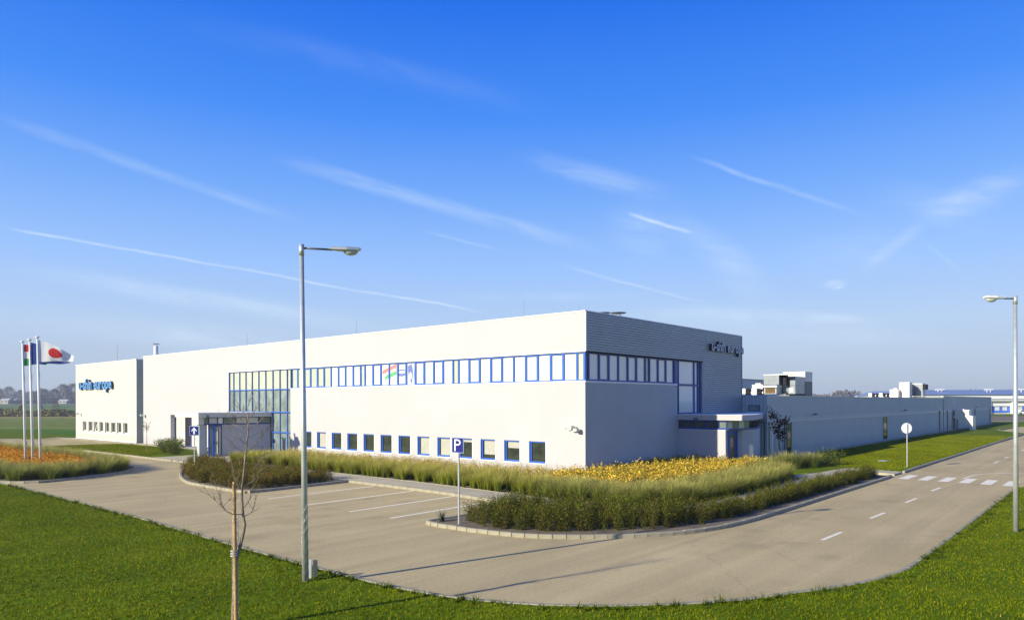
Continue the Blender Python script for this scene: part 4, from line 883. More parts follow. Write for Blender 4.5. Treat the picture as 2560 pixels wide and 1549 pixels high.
# floodlights on the front walls
for k, (x_, u_, z_, lb) in enumerate(((0, .55, 2.72, 'pair of small floodlights on the white front wall beside the building corner'), (0, 51.3, 2.84, 'small white floodlight at the left end of the office front wall'), (-.03, 68.2, 2.83, 'small floodlight near the far left edge of the cream annex wall'), (-4.2, 29.7, 3.02, 'small floodlight under the entrance canopy edge'), (9.3, -1.4, 3.0, 'small dark floodlight on the shaded fascia of the side porch'))):
    t = empty('floodlight', (x_, u_, z_), lb, 'floodlight', 'floodlights on the walls')
    if k == 4: t.scale = (.7, .7, .7)
    m_ = MB(); m_.tube([(0, 0, 0), (-.22, 0, .05), (-.3, .1, .05)], .018, 'galv', 6); m_.box(-.03, 0, -.05, .05, -.06, .06, 'galv'); m_.build('bracket', t)
    m_ = MB(); m_.prism([(-.45, -.02), (-.2, -.02), (-.2, .28), (-.45, .22)], -.08, .1, 'galv_dark' if k in (4, 3) else 'galv'); m_.build('housing', t)
    if k == 0:
        m_ = MB(); m_.prism([(-.4, -.3), (-.18, -.3), (-.18, -.05), (-.4, -.08)], -.18, -.02, 'galv'); m_.build('housing', t); m_ = MB(); m_.tube([(-.02, .0, 0), (-.3, .5, -.06)], .02, 'galv', 6); m_.build('arm', t)

# ------------------------------------------------------------------ street lamps, signs, flagpoles
def street_lamp(loc, height, r0, r1, arm, label, ang, headlen=.62, armlen=.66, rise=0):
    t = empty('street_lamp', loc, label, 'street lamp', 'street lamps beside the road', rz=ang)
    m_ = MB(); m_.tube([(0, 0, -.1), (0, 0, height * .45), (0, 0, height - .25)], [r0, (r0 + r1) / 2, r1], 'galv', 20); m_.tube([(0, 0, height - .25), (0, 0, height)], r1 * 1.18, 'galv', 16); m_.build('pole', t, smooth=True)
    m_ = MB(); m_.tube([(0, 0, height - .08), (armlen, 0, height - .08 + rise)], .024, 'galv_dark', 10); m_.build('arm', t, smooth=True)
    z = height - .06 + rise; m_ = MB()
    # housing: lofted sections along the arm
    secs = [(armlen - .05, .05, .03, .045), (armlen + .12, .09, .045, .05), (armlen + .3, .13, .05, .06), (armlen + headlen - .05, .12, .03, .055), (armlen + headlen, .07, .01, .03)]
    n_ = 12; i0 = len(m_.v)
    for (sx, hw, dn, up) in secs:
        for j in range(n_):
            a = 2 * math.pi * j / n_; cz = math.sin(a); m_.v.append((sx, hw * max(-1, min(1, 1.25 * math.cos(a))), z + (up if cz > 0 else dn) * cz))
    for k in range(len(secs) - 1):
        for j in range(n_): m_.f.append((i0 + k * n_ + j, i0 + k * n_ + (j + 1) % n_, i0 + (k + 1) * n_ + (j + 1) % n_, i0 + (k + 1) * n_ + j)); m_.m.append(m_.mi('white_metal' if arm else 'galv'))
    m_.f.append(tuple(i0 + j for j in range(n_))); m_.m.append(0); m_.f.append(tuple(i0 + 4 * n_ + j for j in reversed(range(n_)))); m_.m.append(0)
    hd = m_.build('lamp_head', t)
    m_ = MB(); m_.dome((armlen + .40, 0, z - .03), .17, 'lens', 1.0, .62, -.62, 14, 5); m_.build('lens', hd, smooth=True)
    return t
ang_l = math.atan2(RGT.y * 1.25 + FWD.y * .4, RGT.x * 1.25 + FWD.x * .4); ang_r = math.atan2(-RGT.y - FWD.y * .12, -RGT.x - FWD.x * .12)
lampL = street_lamp((-20.16, -6.67, .0), 7.47, .072, .048, 0, 'tall grey street lamp in the near lawn, in front of the parking bays', ang_l)
lampR = street_lamp((-3.03, -17.75, .0), 7.12, .075, .05, 1, 'pale street lamp at the right edge beside the road, head pointing left', ang_r, .62, .38)
lampL.rotation_euler = (Matrix.Rotation(-.009, 3, FWD) @ Matrix.Rotation(ang_l, 3, 'Z')).to_euler()
# wire mesh wound round the foot of the near lamp
m_ = MB()
for s_ in (-1, 1):
    for k0 in range(4):
        m_.tube([(.078 * math.cos(s_ * t_ * .75 + k0 * 1.57), .078 * math.sin(s_ * t_ * .75 + k0 * 1.57), .05 + t_ * .11) for t_ in range(17)], .0016, 'wire', 4, cap=False)
m_.build('wire_mesh', lampL)
for k, (x_, y_, h_, w_, mt, lb) in enumerate(((-19.95, -6.52, .40, .035, 'white_metal', 'short white marker post beside the foot of the near street lamp'), (-19.76, -6.44, .36, .05, 'galv_dark', 'short dark green marker post beside the foot of the near street lamp'))):
    m_ = MB(); m_.box(-w_, w_, -w_ * .7, w_ * .7, 0, h_, mt); m_.box(-w_ * .9, w_ * .9, -w_ * .6, w_ * .6, h_, h_ + .015, mt); o = m_.build('marker_post', bevel=.006); o.location = (x_, y_, .08); o.rotation_euler = (0, 0, ang_l); tag(o, lb, 'marker post')

FACE = math.atan2(-FWD.y, -FWD.x)        # heading that looks back along the entry road
def road_sign(loc, base, ang, height, kind, label):
    t = empty('road_sign', loc, label, 'road sign', rz=ang)    # local +X is the face
    m_ = MB(); m_.tube([(0, 0, 0), (0, 0, height)], .032, 'galv', 12); m_.tube([(0, 0, height), (0, 0, height + .02)], .036, 'white_metal', 12); m_.build('post', t, smooth=False)
    m_ = MB()
    if kind == 'round':
        m_.tube([(.035, 0, 2.34), (.05, 0, 2.34)], .31, 'white_metal', 32); p = m_.build('plate', t)
        m_ = MB(); m_.box(.02, .037, -.03, .03, 2.1, 2.55, 'white_metal'); m_.build('bracket', t)
        # face on the road side: plain rim
        m_ = MB(); m_.tube([(.051, 0, 2.34), (.053, 0, 2.34)], .30, 'sign_blue', 32); m_.build('face', p); return t
    hw, z0, z1 = (.26, 2.14, 2.66) if kind == 'arrow' else (.25, 2.33, 2.82)
    m_.box(.035, .05, -hw, hw, z0, z1, 'sign_edge'); p = m_.build('plate', t)
    m_ = MB(); m_.box(.05, .054, -hw + .015, hw - .015, z0 + .015, z1 - .015, 'sign_blue'); m_.build('face', p)
    cz = (z0 + z1) / 2; m_ = MB(); X_ = .057
    if kind == 'arrow':
        pts = [(0, cz + .20), (.15, cz + .0), (.13, cz - .04), (.045, cz + .05), (.045, cz - .19), (-.045, cz - .19), (-.045, cz + .05), (-.13, cz - .04), (-.15, cz + .0)]
        m_.face([(X_, 0, cz + .20), (X_, -.16, cz - .0), (X_, -.13, cz - .045), (X_, 0, cz + .09)], 'sign_white'); m_.face([(X_, 0, cz + .20), (X_, 0, cz + .09), (X_, .13, cz - .045), (X_, .16, cz)], 'sign_white')
        m_.face([(X_ + .001, -.045, cz - .19), (X_ + .001, .045, cz - .19), (X_ + .001, .045, cz + .14), (X_ + .001, -.045, cz + .14)], 'sign_white')
        m_.build('arrow_mark', p)
    else:
        m_.face([(X_, -.14, cz - .19), (X_, -.085, cz - .19), (X_, -.085, cz + .19), (X_, -.14, cz + .19)], 'sign_white')
        out_ = [(.0, .19), (.06, .18), (.11, .15), (.135, .09), (.11, .03), (.06, 0), (.0, -.01)]; inn = [(.0, .14), (.045, .135), (.07, .12), (.085, .09), (.07, .06), (.045, .045), (.0, .04)]
        for i in range(6): m_.face([(X_, out_[i][0], cz + out_[i][1]), (X_, inn[i][0], cz + inn[i][1]), (X_, inn[i + 1][0], cz + inn[i + 1][1]), (X_, out_[i + 1][0], cz + out_[i + 1][1])], 'sign_white')
        m_.face([(X_, -.085, cz + .14), (X_, 0, cz + .14), (X_, 0, cz + .19), (X_, -.085, cz + .19)], 'sign_white'); m_.face([(X_, -.085, cz - .01), (X_, 0, cz - .01), (X_, 0, cz + .04), (X_, -.085, cz + .04)], 'sign_white')
        m_.build('letter', p)
    return t
road_sign((-10.34, 19.34, .05), 0, FACE, 2.66, 'arrow', 'blue square sign with white upward arrow in the dark shrub island')
road_sign((-12.8, -4.04, .05), 0, FACE - R(38), 2.8, 'P', 'blue parking sign with white letter P at the tip of the corner hedge')
road_sign((18.12, -10.31, .05), 0, FACE + math.pi, 2.6, 'round', 'white back of a round sign on a post in the right lawn')

# flagpoles with flags
lean = math.radians(1.35)
WIND = (RGT * .97 + FWD * .24).normalized(); WP = Vector((-WIND.y, WIND.x, 0))
def flagpole(loc, height, label):
    t = empty('flagpole', loc, label, 'flagpole', 'flagpoles in the bed')
    top = Vector((-RGT.x * math.sin(lean) * height, -RGT.y * math.sin(lean) * height, height))
    m_ = MB(); m_.tube([(0, 0, 0), top * .5, top], [.075, .065, .05], 'pole', 16); m_.build('pole', t, smooth=True)
    m_ = MB(); m_.tube([top, top + Vector((0, 0, .05)), top + Vector((0, 0, .1))], [.12, .13, .08], 'pole', 14); m_.build('finial', t)
    m_ = MB(); q = top * ((height - 2.05) / height); m_.tube([q + WIND * .06 + Vector((0, 0, .05)), q + WIND * .10 + Vector((0, 0, -.25)), q + WIND * .02 + Vector((0, 0, -.45))], .018, 'pole', 6); m_.tube([top * .98 + WIND * .07, top * .3 + WIND * .09], .006, 'pole', 4); m_.build('halyard', t)
    q = top * (1.55 / height); m_ = MB(); m_.box(q.x - .03, q.x + .09, q.y - .1, q.y - .0, 1.4, 1.6, 'galv'); m_.build('cleat', t)
    return t, Vector(loc) + top
def flag(top, kind, L, Hh, ph, label, sag=.32, amp=.10):
    nx, nz = 48, 30; m_ = MB(); sgn = []
    def pos(s, t_):
        a = amp * s * (1 + .4 * math.sin(3 * t_)); x_ = L * (s - .06 * s * s); w_ = a * math.sin(s * 7.5 + ph + t_ * 1.1) + .05 * s * math.sin(s * 15 + ph)
        z_ = -Hh * t_ * (1 - .12 * s) - sag * L * s ** 1.25 * (1 - t_ * .92) - .05 * s * math.sin(s * 8 + ph)
        return top + Vector((0, 0, -.12)) + WIND * (x_ + .07) + WP * w_ + Vector((0, 0, z_))
    for i in range(nx + 1):
        for j in range(nz + 1): m_.v.append(tuple(pos(i / nx, j / nz)))
    for i in range(nx):
        for j in range(nz):
            s, t_ = (i + .5) / nx, (j + .5) / nz
            if kind == 'h': mt = ('red', 'white_cloth', 'green_cloth')[min(2, int(t_ * 3))]
            elif kind == 'j': mt = 'red' if ((s - .47) * L) ** 2 + ((t_ - .5) * Hh) ** 2 < (.30 * Hh) ** 2 else 'white_cloth'
            else: mt = 'white_cloth' if (abs(s - .45) < .1 and abs(t_ - .48) < .07) and int(s * 40) % 2 == 0 else 'blue_cloth'
            k = i * (nz + 1) + j; m_.f.append((k, k + 1, k + nz + 2, k + nz + 1)); m_.m.append(m_.mi(mt))
    o = m_.build('flag', smooth=True); return tag(o, label, 'flag', 'flags on the flagpoles')
for loc, ht, kind, lb, fl_ in (((-15.23, 31.33, .05), 7.72, 'h', 'leftmost of the three white flagpoles in the orange bed', 'red white and green striped flag on the leftmost flagpole'),
                               ((-15.12, 30.33, .05), 7.78, 'b', 'middle one of the three white flagpoles in the orange bed', 'dark blue flag on the middle flagpole'),
                               ((-14.95, 29.48, .05), 7.90, 'j', 'rightmost and tallest of the three white flagpoles in the orange bed', 'white flag with a red disc on the rightmost flagpole')):
    t, top = flagpole(loc, ht, lb)
    flag(top, kind, {'h': 1.35, 'b': 2.35, 'j': 2.0}[kind], 1.33, {'h': .5, 'b': 2.2, 'j': 1.2}[kind], fl_, {'h': .12, 'b': .38, 'j': .46}[kind])

m_ = MB(); m_.box(-.5, .5, -.3, .3, 0, .035, 'kerb'); m_.box(-.42, .42, -.22, .22, .035, .045, 'galv'); o = m_.build('manhole_cover'); o.location = (22, -8.1, .09); tag(o, 'pale flat manhole cover in the right lawn near the round sign', 'manhole cover')
m_ = MB(); m_.tube([(0, 0, 0), (0, 0, .5), (0, 0, .56)], [.05, .05, .02], 'white_metal', 10); o = m_.build('bollard'); o.location = (5.9, -5.35, .08); tag(o, 'short pale garden bollard among the yellow plants by the side porch', 'bollard')

# ------------------------------------------------------------------ vegetation templates
def blades(n, h, spread, w, low, high, lean=(.15, .8), seg=3, tip=None):
    """arching grass clump"""
    V, F, C = [], [], []
    low, high = np.array(low), np.array(high); tip = high if tip is None else np.array(tip)
    for _ in range(n):
        az = rng.uniform(0, 6.283); r = rng.uniform(0, spread); ln = rng.uniform(*lean); hh = h * rng.uniform(.6, 1.1)
        d = np.array([math.cos(az), math.sin(az), 0]); p0 = np.array([math.cos(az + rng.normal(0, .5)) * r, math.sin(az + rng.normal(0, .5)) * r, 0]); side = np.array([-d[1], d[0], 0])
        base = len(V); tw = rng.uniform(.7, 1.3); cj = rng.uniform(.75, 1.25)
        for k in range(seg + 1):
            t = k / seg; p = p0 + d * (ln * hh * t * t) + np.array([0, 0, hh * (t - .22 * ln * t * t)]); ww = w * tw * (1 - t * .85) / 2
            c = (low * (1 - t) + high * t if t < .8 else tip) * cj
            V += [p - side * ww, p + side * ww]; C += [c, c]
        for k in range(seg): b_ = base + 2 * k; F += [(b_, b_ + 1, b_ + 3), (b_, b_ + 3, b_ + 2)]
    return np.array(V), np.array(F), np.array(C)
def leafy(n, h, rad, size, cols, stems=8, stem_col=(.10, .07, .04), upright=.5, asp=.5, top_bias=.8, droop=0.0, inner=None):
    """shrub or perennial: stems with leaf quads scattered along them"""
    V, F, C = [], [], []; cols = [np.array(c) for c in cols]; per = max(1, n // stems)
    for _ in range(stems):
        az = rng.uniform(0, 6.283); r = rad * math.sqrt(rng.uniform(0, 1)); hh = h * rng.uniform(.72, 1.08) * (1 - .22 * r / rad)
        p0 = np.array([math.cos(az) * r * .35, math.sin(az) * r * .35, 0]); p1 = np.array([math.cos(az) * r, math.sin(az) * r, hh])
        b_ = len(V); sc = np.array(stem_col)
        V += [p0, p0 + [.012, 0, 0], p1]; F.append((b_, b_ + 1, b_ + 2)); C += [sc, sc, sc]
        for _ in range(per):
            t = rng.uniform(0, 1) ** top_bias; p = p0 * (1 - t) + p1 * t + rng.normal(0, size * .9, 3); p[2] = max(.02, p[2])
            a = rng.uniform(0, 6.283); el = rng.uniform(-.3, 1.2) * upright - droop; d = np.array([math.cos(a) * math.cos(el), math.sin(a) * math.cos(el), math.sin(el)])
            s_ = np.cross(d, rng.normal(0, 1, 3)); s_ /= np.linalg.norm(s_) + 1e-9; L = size * rng.uniform(.7, 1.4); b_ = len(V)
            V += [p, p + d * L * .5 + s_ * L * asp * .5, p + d * L, p + d * L * .5 - s_ * L * asp * .5]; F += [(b_, b_ + 1, b_ + 2), (b_, b_ + 2, b_ + 3)]
            c = cols[rng.integers(len(cols))] * rng.uniform(.75, 1.25); C += [c, c, c, c]
    return np.array(V), np.array(F), np.array(C)
G_LOW, G_HI, G_TIP = (.13, .16, .012), (.34, .36, .035), (.52, .44, .12)
T_grass = [blades(95, .85, .12, .022, G_LOW, G_HI, tip=G_TIP) for _ in range(4)]
T_grass_tall = [blades(130, 1.0, .2, .024, (.11, .15, .015), (.30, .33, .05), tip=(.50, .44, .14), lean=(.2, 1.0)) for _ in range(3)]
T_tan = [leafy(120, .85, .24, .06, [(.62, .48, .14), (.55, .42, .10), (.34, .30, .05), (.70, .56, .24)], 9, top_bias=.6) for _ in range(3)]
T_shrub = [leafy(420, .80, .30, .055, [(.15, .17, .015), (.09, .11, .01), (.24, .13, .025), (.20, .22, .02), (.045, .045, .01), (.26, .11, .03), (.08, .10, .01), (.05, .05, .01)], 16, asp=.38, upright=1.2) for _ in range(4)]
T_shrub_g = [leafy(420, .92, .24, .055, [(.11, .15, .012), (.07, .10, .01), (.22, .22, .02), (.15, .18, .015), (.03, .04, .008), (.15, .07, .015), (.06, .075, .01), (.03, .03, .01)], 12, asp=.36, upright=1.3, top_bias=1.0) for _ in range(4)]
T_yellow = [leafy(230, .74, .26, .10, [(.78, .50, .03), (.86, .62, .10), (.60, .36, .03), (.80, .56, .08), (.30, .25, .03), (.22, .22, .03)], 12, asp=.42, droop=-.1, upright=.9, top_bias=.7) for _ in range(4)]
T_orange = [leafy(200, .62, .28, .10, [(.66, .30, .025), (.75, .42, .03), (.50, .18, .02), (.80, .52, .06), (.38, .20, .02)], 12, asp=.5, droop=.2, top_bias=.6) for _ in range(4)]
def planting(name, label, T, poly, n, z, scl, mt='leaf', cat='planting'):
    pts = scatter(poly, n); o = link_np(name, replicate(T, pts, z, scl), mt); return tag(o, label, cat, kind='stuff')
# front strip: green ornamental grass before the wall, dried tops behind
planting('ornamental_grass', 'long row of feathery green grass along the footpath before the white front wall', T_grass, [(-5.15, 25.5), (-2.6, 25.8), (-2.7, 6), (-3.2, -1.5), (-5.9, -1.2), (-5.35, 6), (-5.1, 14)], 620, .06, (.75, 1.0))
planting('dried_flowers', 'dried tan flower heads between the grass row and the white front wall', T_tan, [(-2.9, 25), (-.5, 25.5), (-.5, 0), (-2.9, -.5)], 560, .06, (.8, 1.05))
planting('ornamental_grass', 'feathery green grass border curving round the building corner', T_grass_tall, [(-5.85, -1.2), (-3.6, -1.6), (-3.6, -4.6), (-2.2, -5.6), (1, -5.7), (6, -5.6), (8.2, -4.6), (9.6, -4.8), (9.6, -6.6), (8.2, -7.2), (4, -7.75), (-1, -7.8), (-3.5, -7.65), (-4.8, -7.2), (-5.8, -6.1), (-6.0, -4.4)], 380, .06, (.68, .92))
planting('yellow_perennials', 'bright yellow autumn leaves of perennials beside the shaded side wall', T_yellow, [(-3.3, .0), (-3.3, -4.4), (-2, -5.3), (1, -5.5), (6, -5.4), (8.6, -4.9), (10.4, -4.7), (11.2, -3.7), (9.3, -3.2), (9.2, -.25), (0, -.25), (-.4, -.1)], 900, .06, (.75, 1.2))
planting('dark_shrubs', 'dense dark reddish green low shrubs filling the kerbed island by the entrance', T_shrub, [(-7.5, 25.2), (-8.4, 23.8), (-10.1, 21.1), (-11.3, 18.5), (-12.0, 16.4), (-12.45, 14.7), (-12.55, 12.8), (-12.5, 9.7), (-7.5, 9.8)], 560, .07, (.55, 1.08))
hedge_pts = scatter([(-8.4, -3.2), (-11.0, -3.2), (-12.2, -3.75), (-12.65, -4.7), (-12.6, -5.6), (-12.2, -6.7), (-11.3, -7.9), (-10.1, -8.9), (-8.4, -9.85), (-6.4, -10.25), (0, -10.35), (11.6, -10.4), (11.8, -9.75), (3, -9.7), (-3.2, -9.6), (-5.6, -9.1), (-7.1, -8.0), (-8.0, -6.2)], 520)
hedge_pts = np.concatenate([hedge_pts, scatter([(-6.6, -10.25), (11.9, -10.4), (12.0, -9.7), (-6.0, -9.35)], 290)])
near_ = (hedge_pts[:, 0] < -6.5)
VA = replicate(T_shrub_g, hedge_pts[near_], .07, (.5, 1.02)); VB = replicate(T_shrub_g, hedge_pts[~near_], .07, (.45, .85))
tag(link_np('dark_shrubs', (np.concatenate([VA[0], VB[0]]), np.concatenate([VA[1], VB[1] + len(VA[0])]), np.concatenate([VA[2], VB[2]])), 'leaf'), 'loose dark green hedge of upright shrubs in the kerbed bed at the building corner', 'planting', kind='stuff')
planting('orange_perennials', 'rust orange autumn plants in the bed around the flagpoles', T_orange, [(-16.6, 50), (-16.7, 27), (-16.2, 24.2), (-14.6, 24.0), (-13.2, 25.2), (-12.6, 28), (-12.6, 50)], 1100, .06, (.8, 1.1))
planting('ornamental_grass', 'olive green grass border along the kerb of the flagpole bed', T_grass_tall, [(-18.4, 50), (-18.4, 23.4), (-17.9, 22.1), (-17.1, 21.5), (-14.9, 22.3), (-13.1, 23.2), (-12.1, 24.4), (-11.3, 26), (-11.1, 36), (-11.7, 50), (-12.9, 50), (-12.8, 27), (-14.2, 24.2), (-16.2, 24.0), (-17.2, 27), (-17.2, 50)], 560, .06, (.72, .95))
T_bush = [leafy(1700, 1.15, 1.0, .09, [(.08, .11, .015), (.12, .15, .02), (.20, .22, .04), (.05, .07, .012)], 40, asp=.4) for _ in range(2)]
def bush(name, label, T, loc, s, grp='single shrubs near the walls', mt='leaf'):
    V, F, C = T[rng.integers(len(T))]; o = link_np(name, (V * s, F, C), mt); o.location = loc; return tag(o, label, 'shrub', grp)
bush('shrub', 'low dark green shrub left of the entrance, left one of the pair', T_bush, (-3.6, 38.6, .06), 1.0)
bush('shrub', 'low dark green shrub left of the entrance, right one of the pair', T_bush, (-4.3, 35.4, .06), 1.05)
bush('shrub', 'low olive green shrub of the entrance group, nearest the recess glazing', T_bush, (-2.4, 40.2, .06), 1.0)
bush('shrub', 'dark green shrub between the left pair before the recess glazing', T_bush, (-4.0, 37.0, .06), 1.1)
T_big = [blades(900, 1.1, .8, .034, (.11, .15, .015), (.30, .33, .06), tip=(.50, .45, .16), lean=(.2, .95)) for _ in range(2)]
bush('grass_clump', 'largest rounded clump of feathery grass beside the hall wall', T_big, (13.3, -5.0, .06), 1.0, 'round grass clumps by the hall'); bush('grass_clump', 'feathery grass clump right of the largest one near the round sign', T_big, (14.9, -5.7, .06), .85, 'round grass clumps by the hall')
bush('grass_clump', 'feathery grass clump nearest the side porch', T_big, (12.0, -4.6, .06), .75, 'round grass clumps by the hall')
bush('shrub', 'loose green shrub at the edge of the hall shadow right of the grass clumps', T_bush, (17.0, -6.3, .06), .95)
bush('grass_tuft', 'small dark grass tuft alone at the tip of the corner bed', [blades(60, .42, .1, .02, (.03, .05, .03), (.06, .09, .05), lean=(.2, .8))], (-12.75, -3.2, .08), 1.0)

# lawn blades
def lawn_tufts(poly, n, z, h, w, label, near=None):
    pts = scatter(poly, n)
    if near is not None:
        d = np.hypot(pts[:, 0] - C3[0], pts[:, 1] - C3[1]); pts = pts[(d < near)]
        ah = (pts - C3) @ F3; sd_ = (pts - C3) @ R3; pts = pts[(ah > 8) & (np.abs(sd_) < ah * .85 + 2)]
    m_ = len(pts); k = 3; P = np.repeat(pts, k, 0) + rng.normal(0, w * 1.2, (m_ * k, 2)); N_ = len(P)
    a = rng.uniform(0, 6.283, N_); hh = h * rng.uniform(.4, 1.2, N_); ln = rng.normal(0, .5, (N_, 2)) * hh[:, None]
    V = np.empty((N_, 3, 3)); V[:, 0, :2] = P + np.stack([np.cos(a), np.sin(a)], 1) * w / 2; V[:, 1, :2] = P - np.stack([np.cos(a), np.sin(a)], 1) * w / 2; V[:, 0, 2] = V[:, 1, 2] = z - .005
    V[:, 2, :2] = P + ln; V[:, 2, 2] = z + hh
    cols = np.array([(.112, .150, .001), (.160, .205, .001), (.215, .240, .001), (.26, .25, .006), (.32, .25, .05), (.066, .095, .001)]); pr = [.25, .32, .2, .1, .03, .10]
    patch = .85 + .3 * (np.sin(P[:, 0] * .9 + 2 * np.sin(P[:, 1] * .4)) * np.sin(P[:, 1] * .7 + 1.3 * np.sin(P[:, 0] * .6)) * .5 + .5)
    lo_, hi_ = P.min(0), P.max(0); C = cols[rng.choice(6, N_, p=pr)] * rng.uniform(.75, 1.25, (N_, 1)) * patch[:, None]
    for _ in range(int(N_ / 22000) + 6):     # worn and yellowed spots, darker clover spots
        j_ = rng.integers(N_); rr = rng.uniform(.15, .8); el_ = rng.uniform(.5, 1.6); dd_ = ((P[:, 0] - P[j_, 0]) ** 2 * el_ + (P[:, 1] - P[j_, 1]) ** 2 / el_) / rr ** 2
        k_ = np.exp(-dd_ * 1.6)[:, None] * rng.uniform(.3, .9); tgt_ = np.array([(.26, .20, .06), (.22, .19, .03), (.035, .075, .006), (.04, .085, .006)][rng.integers(4)]); C = C * (1 - k_) + tgt_ * k_
        V[:, 2, 2] -= (k_[:, 0] * hh * .4)
    C = np.repeat(C[:, None, :], 3, 1)
    o = link_np('grass', (V.reshape(-1, 3), np.arange(N_ * 3).reshape(-1, 3), C.reshape(-1, 3)), 'leaf'); tag(o, label, 'grass', kind='stuff')
lawn_tufts(near_lawn, 900000, .085, .05, .022, 'short green grass blades of the near lawn', near=42)
ep = np.array(smooth_path([(-18.95, 20), (-19.1, 5), (-19.4, -4), (-19.42, -7.5), (-19.1, -10.2), (-18.2, -12.3), (-16.5, -14.0), (-14.4, -15.3), (-12.0, -16.3), (-9, -16.6), (9.6, -16.6)], .05))
ep = ep[rng.random(len(ep)) < .55]; ep = ep + rng.normal(0, .09, ep.shape)
T_edge = [blades(14, .11, .04, .014, (.05, .08, .003), (.12, .16, .01), lean=(.3, 1.4), seg=2) for _ in range(4)]
tag(link_np('grass_fringe', replicate(T_edge, ep, .085, (.5, 1.5)), 'leaf'), 'ragged longer grass along the kerb of the near lawn', 'grass', kind='stuff')
lawn_tufts([(15.6, -10.4), (66, -10.3), (66, -2.5), (20, -2.5), (15.6, -8.4)], 60000, .08, .07, .05, 'short green grass blades of the lawn beside the hall')
lawn_tufts([(-7.0, 34), (-7.0, 46), (-8, 54), (-1.5, 53), (-1.2, 40), (-5.5, 36.5)], 14000, .07, .09, .06, 'short green grass blades before the annex')

# ------------------------------------------------------------------ young trees
def limb(mb, pts, r0, r1, mt='bark', n=6):
    k = len(pts); mb.tube(pts, [r0 + (r1 - r0) * i / (k - 1) for i in range(k)], mt, n)
def twig(mb, p, d, L, r, depth):
    p = Vector(p); d = Vector(d).normalized(); pts = [p]; q = p.copy(); n_ = 4
    for k in range(n_):
        d = (d + Vector((random.gauss(0, .16), random.gauss(0, .16), random.gauss(.06, .12)))).normalized(); q = q + d * L / n_; pts.append(q.copy())
        if depth > 0 and k > 0 and random.random() < .75:
            side = d.orthogonal().normalized(); side.rotate(Matrix.Rotation(random.uniform(0, 6.28), 3, d)); twig(mb, q, d * .75 + side * .8, L * random.uniform(.35, .6), r * .55, depth - 1)
    limb(mb, pts, r, r * .35, n=5)
# station frame of the foreground tree: x to the right, y away, origin at the tree foot
T0 = station(-4.8, 12.5); tree = empty('young_tree', (T0[0], T0[1], .08), 'bare young tree with thin twigs leaning on a wooden stake in the near lawn', 'tree')
def L3(s_, z_, a_=0): return Vector((RGT.x * s_ + FWD.x * a_, RGT.y * s_ + FWD.y * a_, z_ - .08))
S_ = 12.5 / 1796
def tp(x, y, a_=0): return L3((x - 592.5) * S_, 4 + (1006.6 - y) * S_, a_)
m_ = MB(); tr_pts = [(590, 1585), (585, 1541), (588, 1470), (589, 1423), (597, 1385), (604, 1362), (612, 1328), (615, 1310), (611, 1287), (609, 1262), (608, 1235), (609, 1211), (613, 1180), (615.5, 1155), (619, 1120), (624, 1080), (625, 1055), (622, 1030)]
tr3 = [tp(x, y, -.03) for x, y in tr_pts]; limb(m_, tr3, .034, .009, n=10); m_.build('trunk', tree, smooth=True)
m_ = MB()
def br(pts, r0, r1=.0025, sub=2):
    P = [tp(x, y, a) for x, y, a in pts]; limb(m_, P, r0, r1, n=5)
    for i in range(1, len(P) - 0):
        for _ in range(sub):
            if random.random() < .88:
                d = (P[i] - P[i - 1]).normalized(); twig(m_, P[i], d + Vector((random.gauss(0, .5), random.gauss(0, .5), random.uniform(0, .7))), random.uniform(.14, .32), .0042, 1)
br([(609, 1285, 0), (590, 1283, -.1), (578, 1272, -.2), (566, 1258, -.2), (555, 1245, -.25), (545, 1232, -.3), (532, 1215, -.3)], .009)
br([(578, 1272, -.2), (571, 1255, -.25), (563, 1240, -.2), (556, 1222, -.2), (552, 1210, -.2)], .006)
br([(570, 1262, -.2), (577, 1250, -.1), (586, 1236, -.1), (592, 1226, 0)], .004); br([(612, 1268, 0), (620, 1252, .1), (625, 1232, .1), (628, 1210, .15)], .006)
br([(613, 1290, 0), (622, 1284, .1), (629, 1275, .1)], .006); br([(627, 1278, .1), (632, 1262, .1), (634, 1248, .1)], .003, sub=1)
br([(609, 1222, 0), (600, 1215, -.1), (597, 1200, -.1), (590, 1180, -.1)], .004); br([(610, 1215, 0), (624, 1207, .1), (636, 1195, .1), (643, 1180, .2), (648, 1160, .2)], .006)
br([(609, 1180, 0), (606, 1160, -.1), (609, 1150, 0)], .004, sub=1); br([(617, 1142, 0), (640, 1146, .1), (665, 1143, .1), (683, 1135, .1)], .005, sub=1)
br([(618, 1128, 0), (632, 1117, .1), (640, 1105, .1), (652, 1090, .1), (660, 1078, .1)], .006); br([(620, 1112, 0), (610, 1100, -.1), (598, 1088, -.1), (586, 1068, -.15)], .006)
br([(622, 1095, 0), (636, 1085, .1), (648, 1082, .1)], .005); br([(623, 1085, 0), (611, 1073, 0), (598, 1066, 0), (584, 1052, 0)], .005); br([(624, 1075, 0), (641, 1062, 0), (658, 1046, 0), (672, 1028, 0)], .006)
br([(624, 1062, 0), (608, 1052, 0), (592, 1040, 0)], .004); br([(623, 1045, 0), (612, 1032, 0), (603, 1022, 0)], .004); br([(622, 1034, 0), (621, 1018, 0), (626, 1005, 0)], .004); br([(623, 1050, 0), (632, 1036, .05), (640, 1022, .05)], .004)
br([(618, 1135, 0), (600, 1120, -.1), (590, 1105, -.1)], .004); br([(612, 1190, 0), (628, 1178, .1), (640, 1160, .1)], .004)
m_.build('branches', tree)
st = empty('stake', (T0[0], T0[1], .08), 'round wooden stake holding the bare young tree in the near lawn', 'stake')
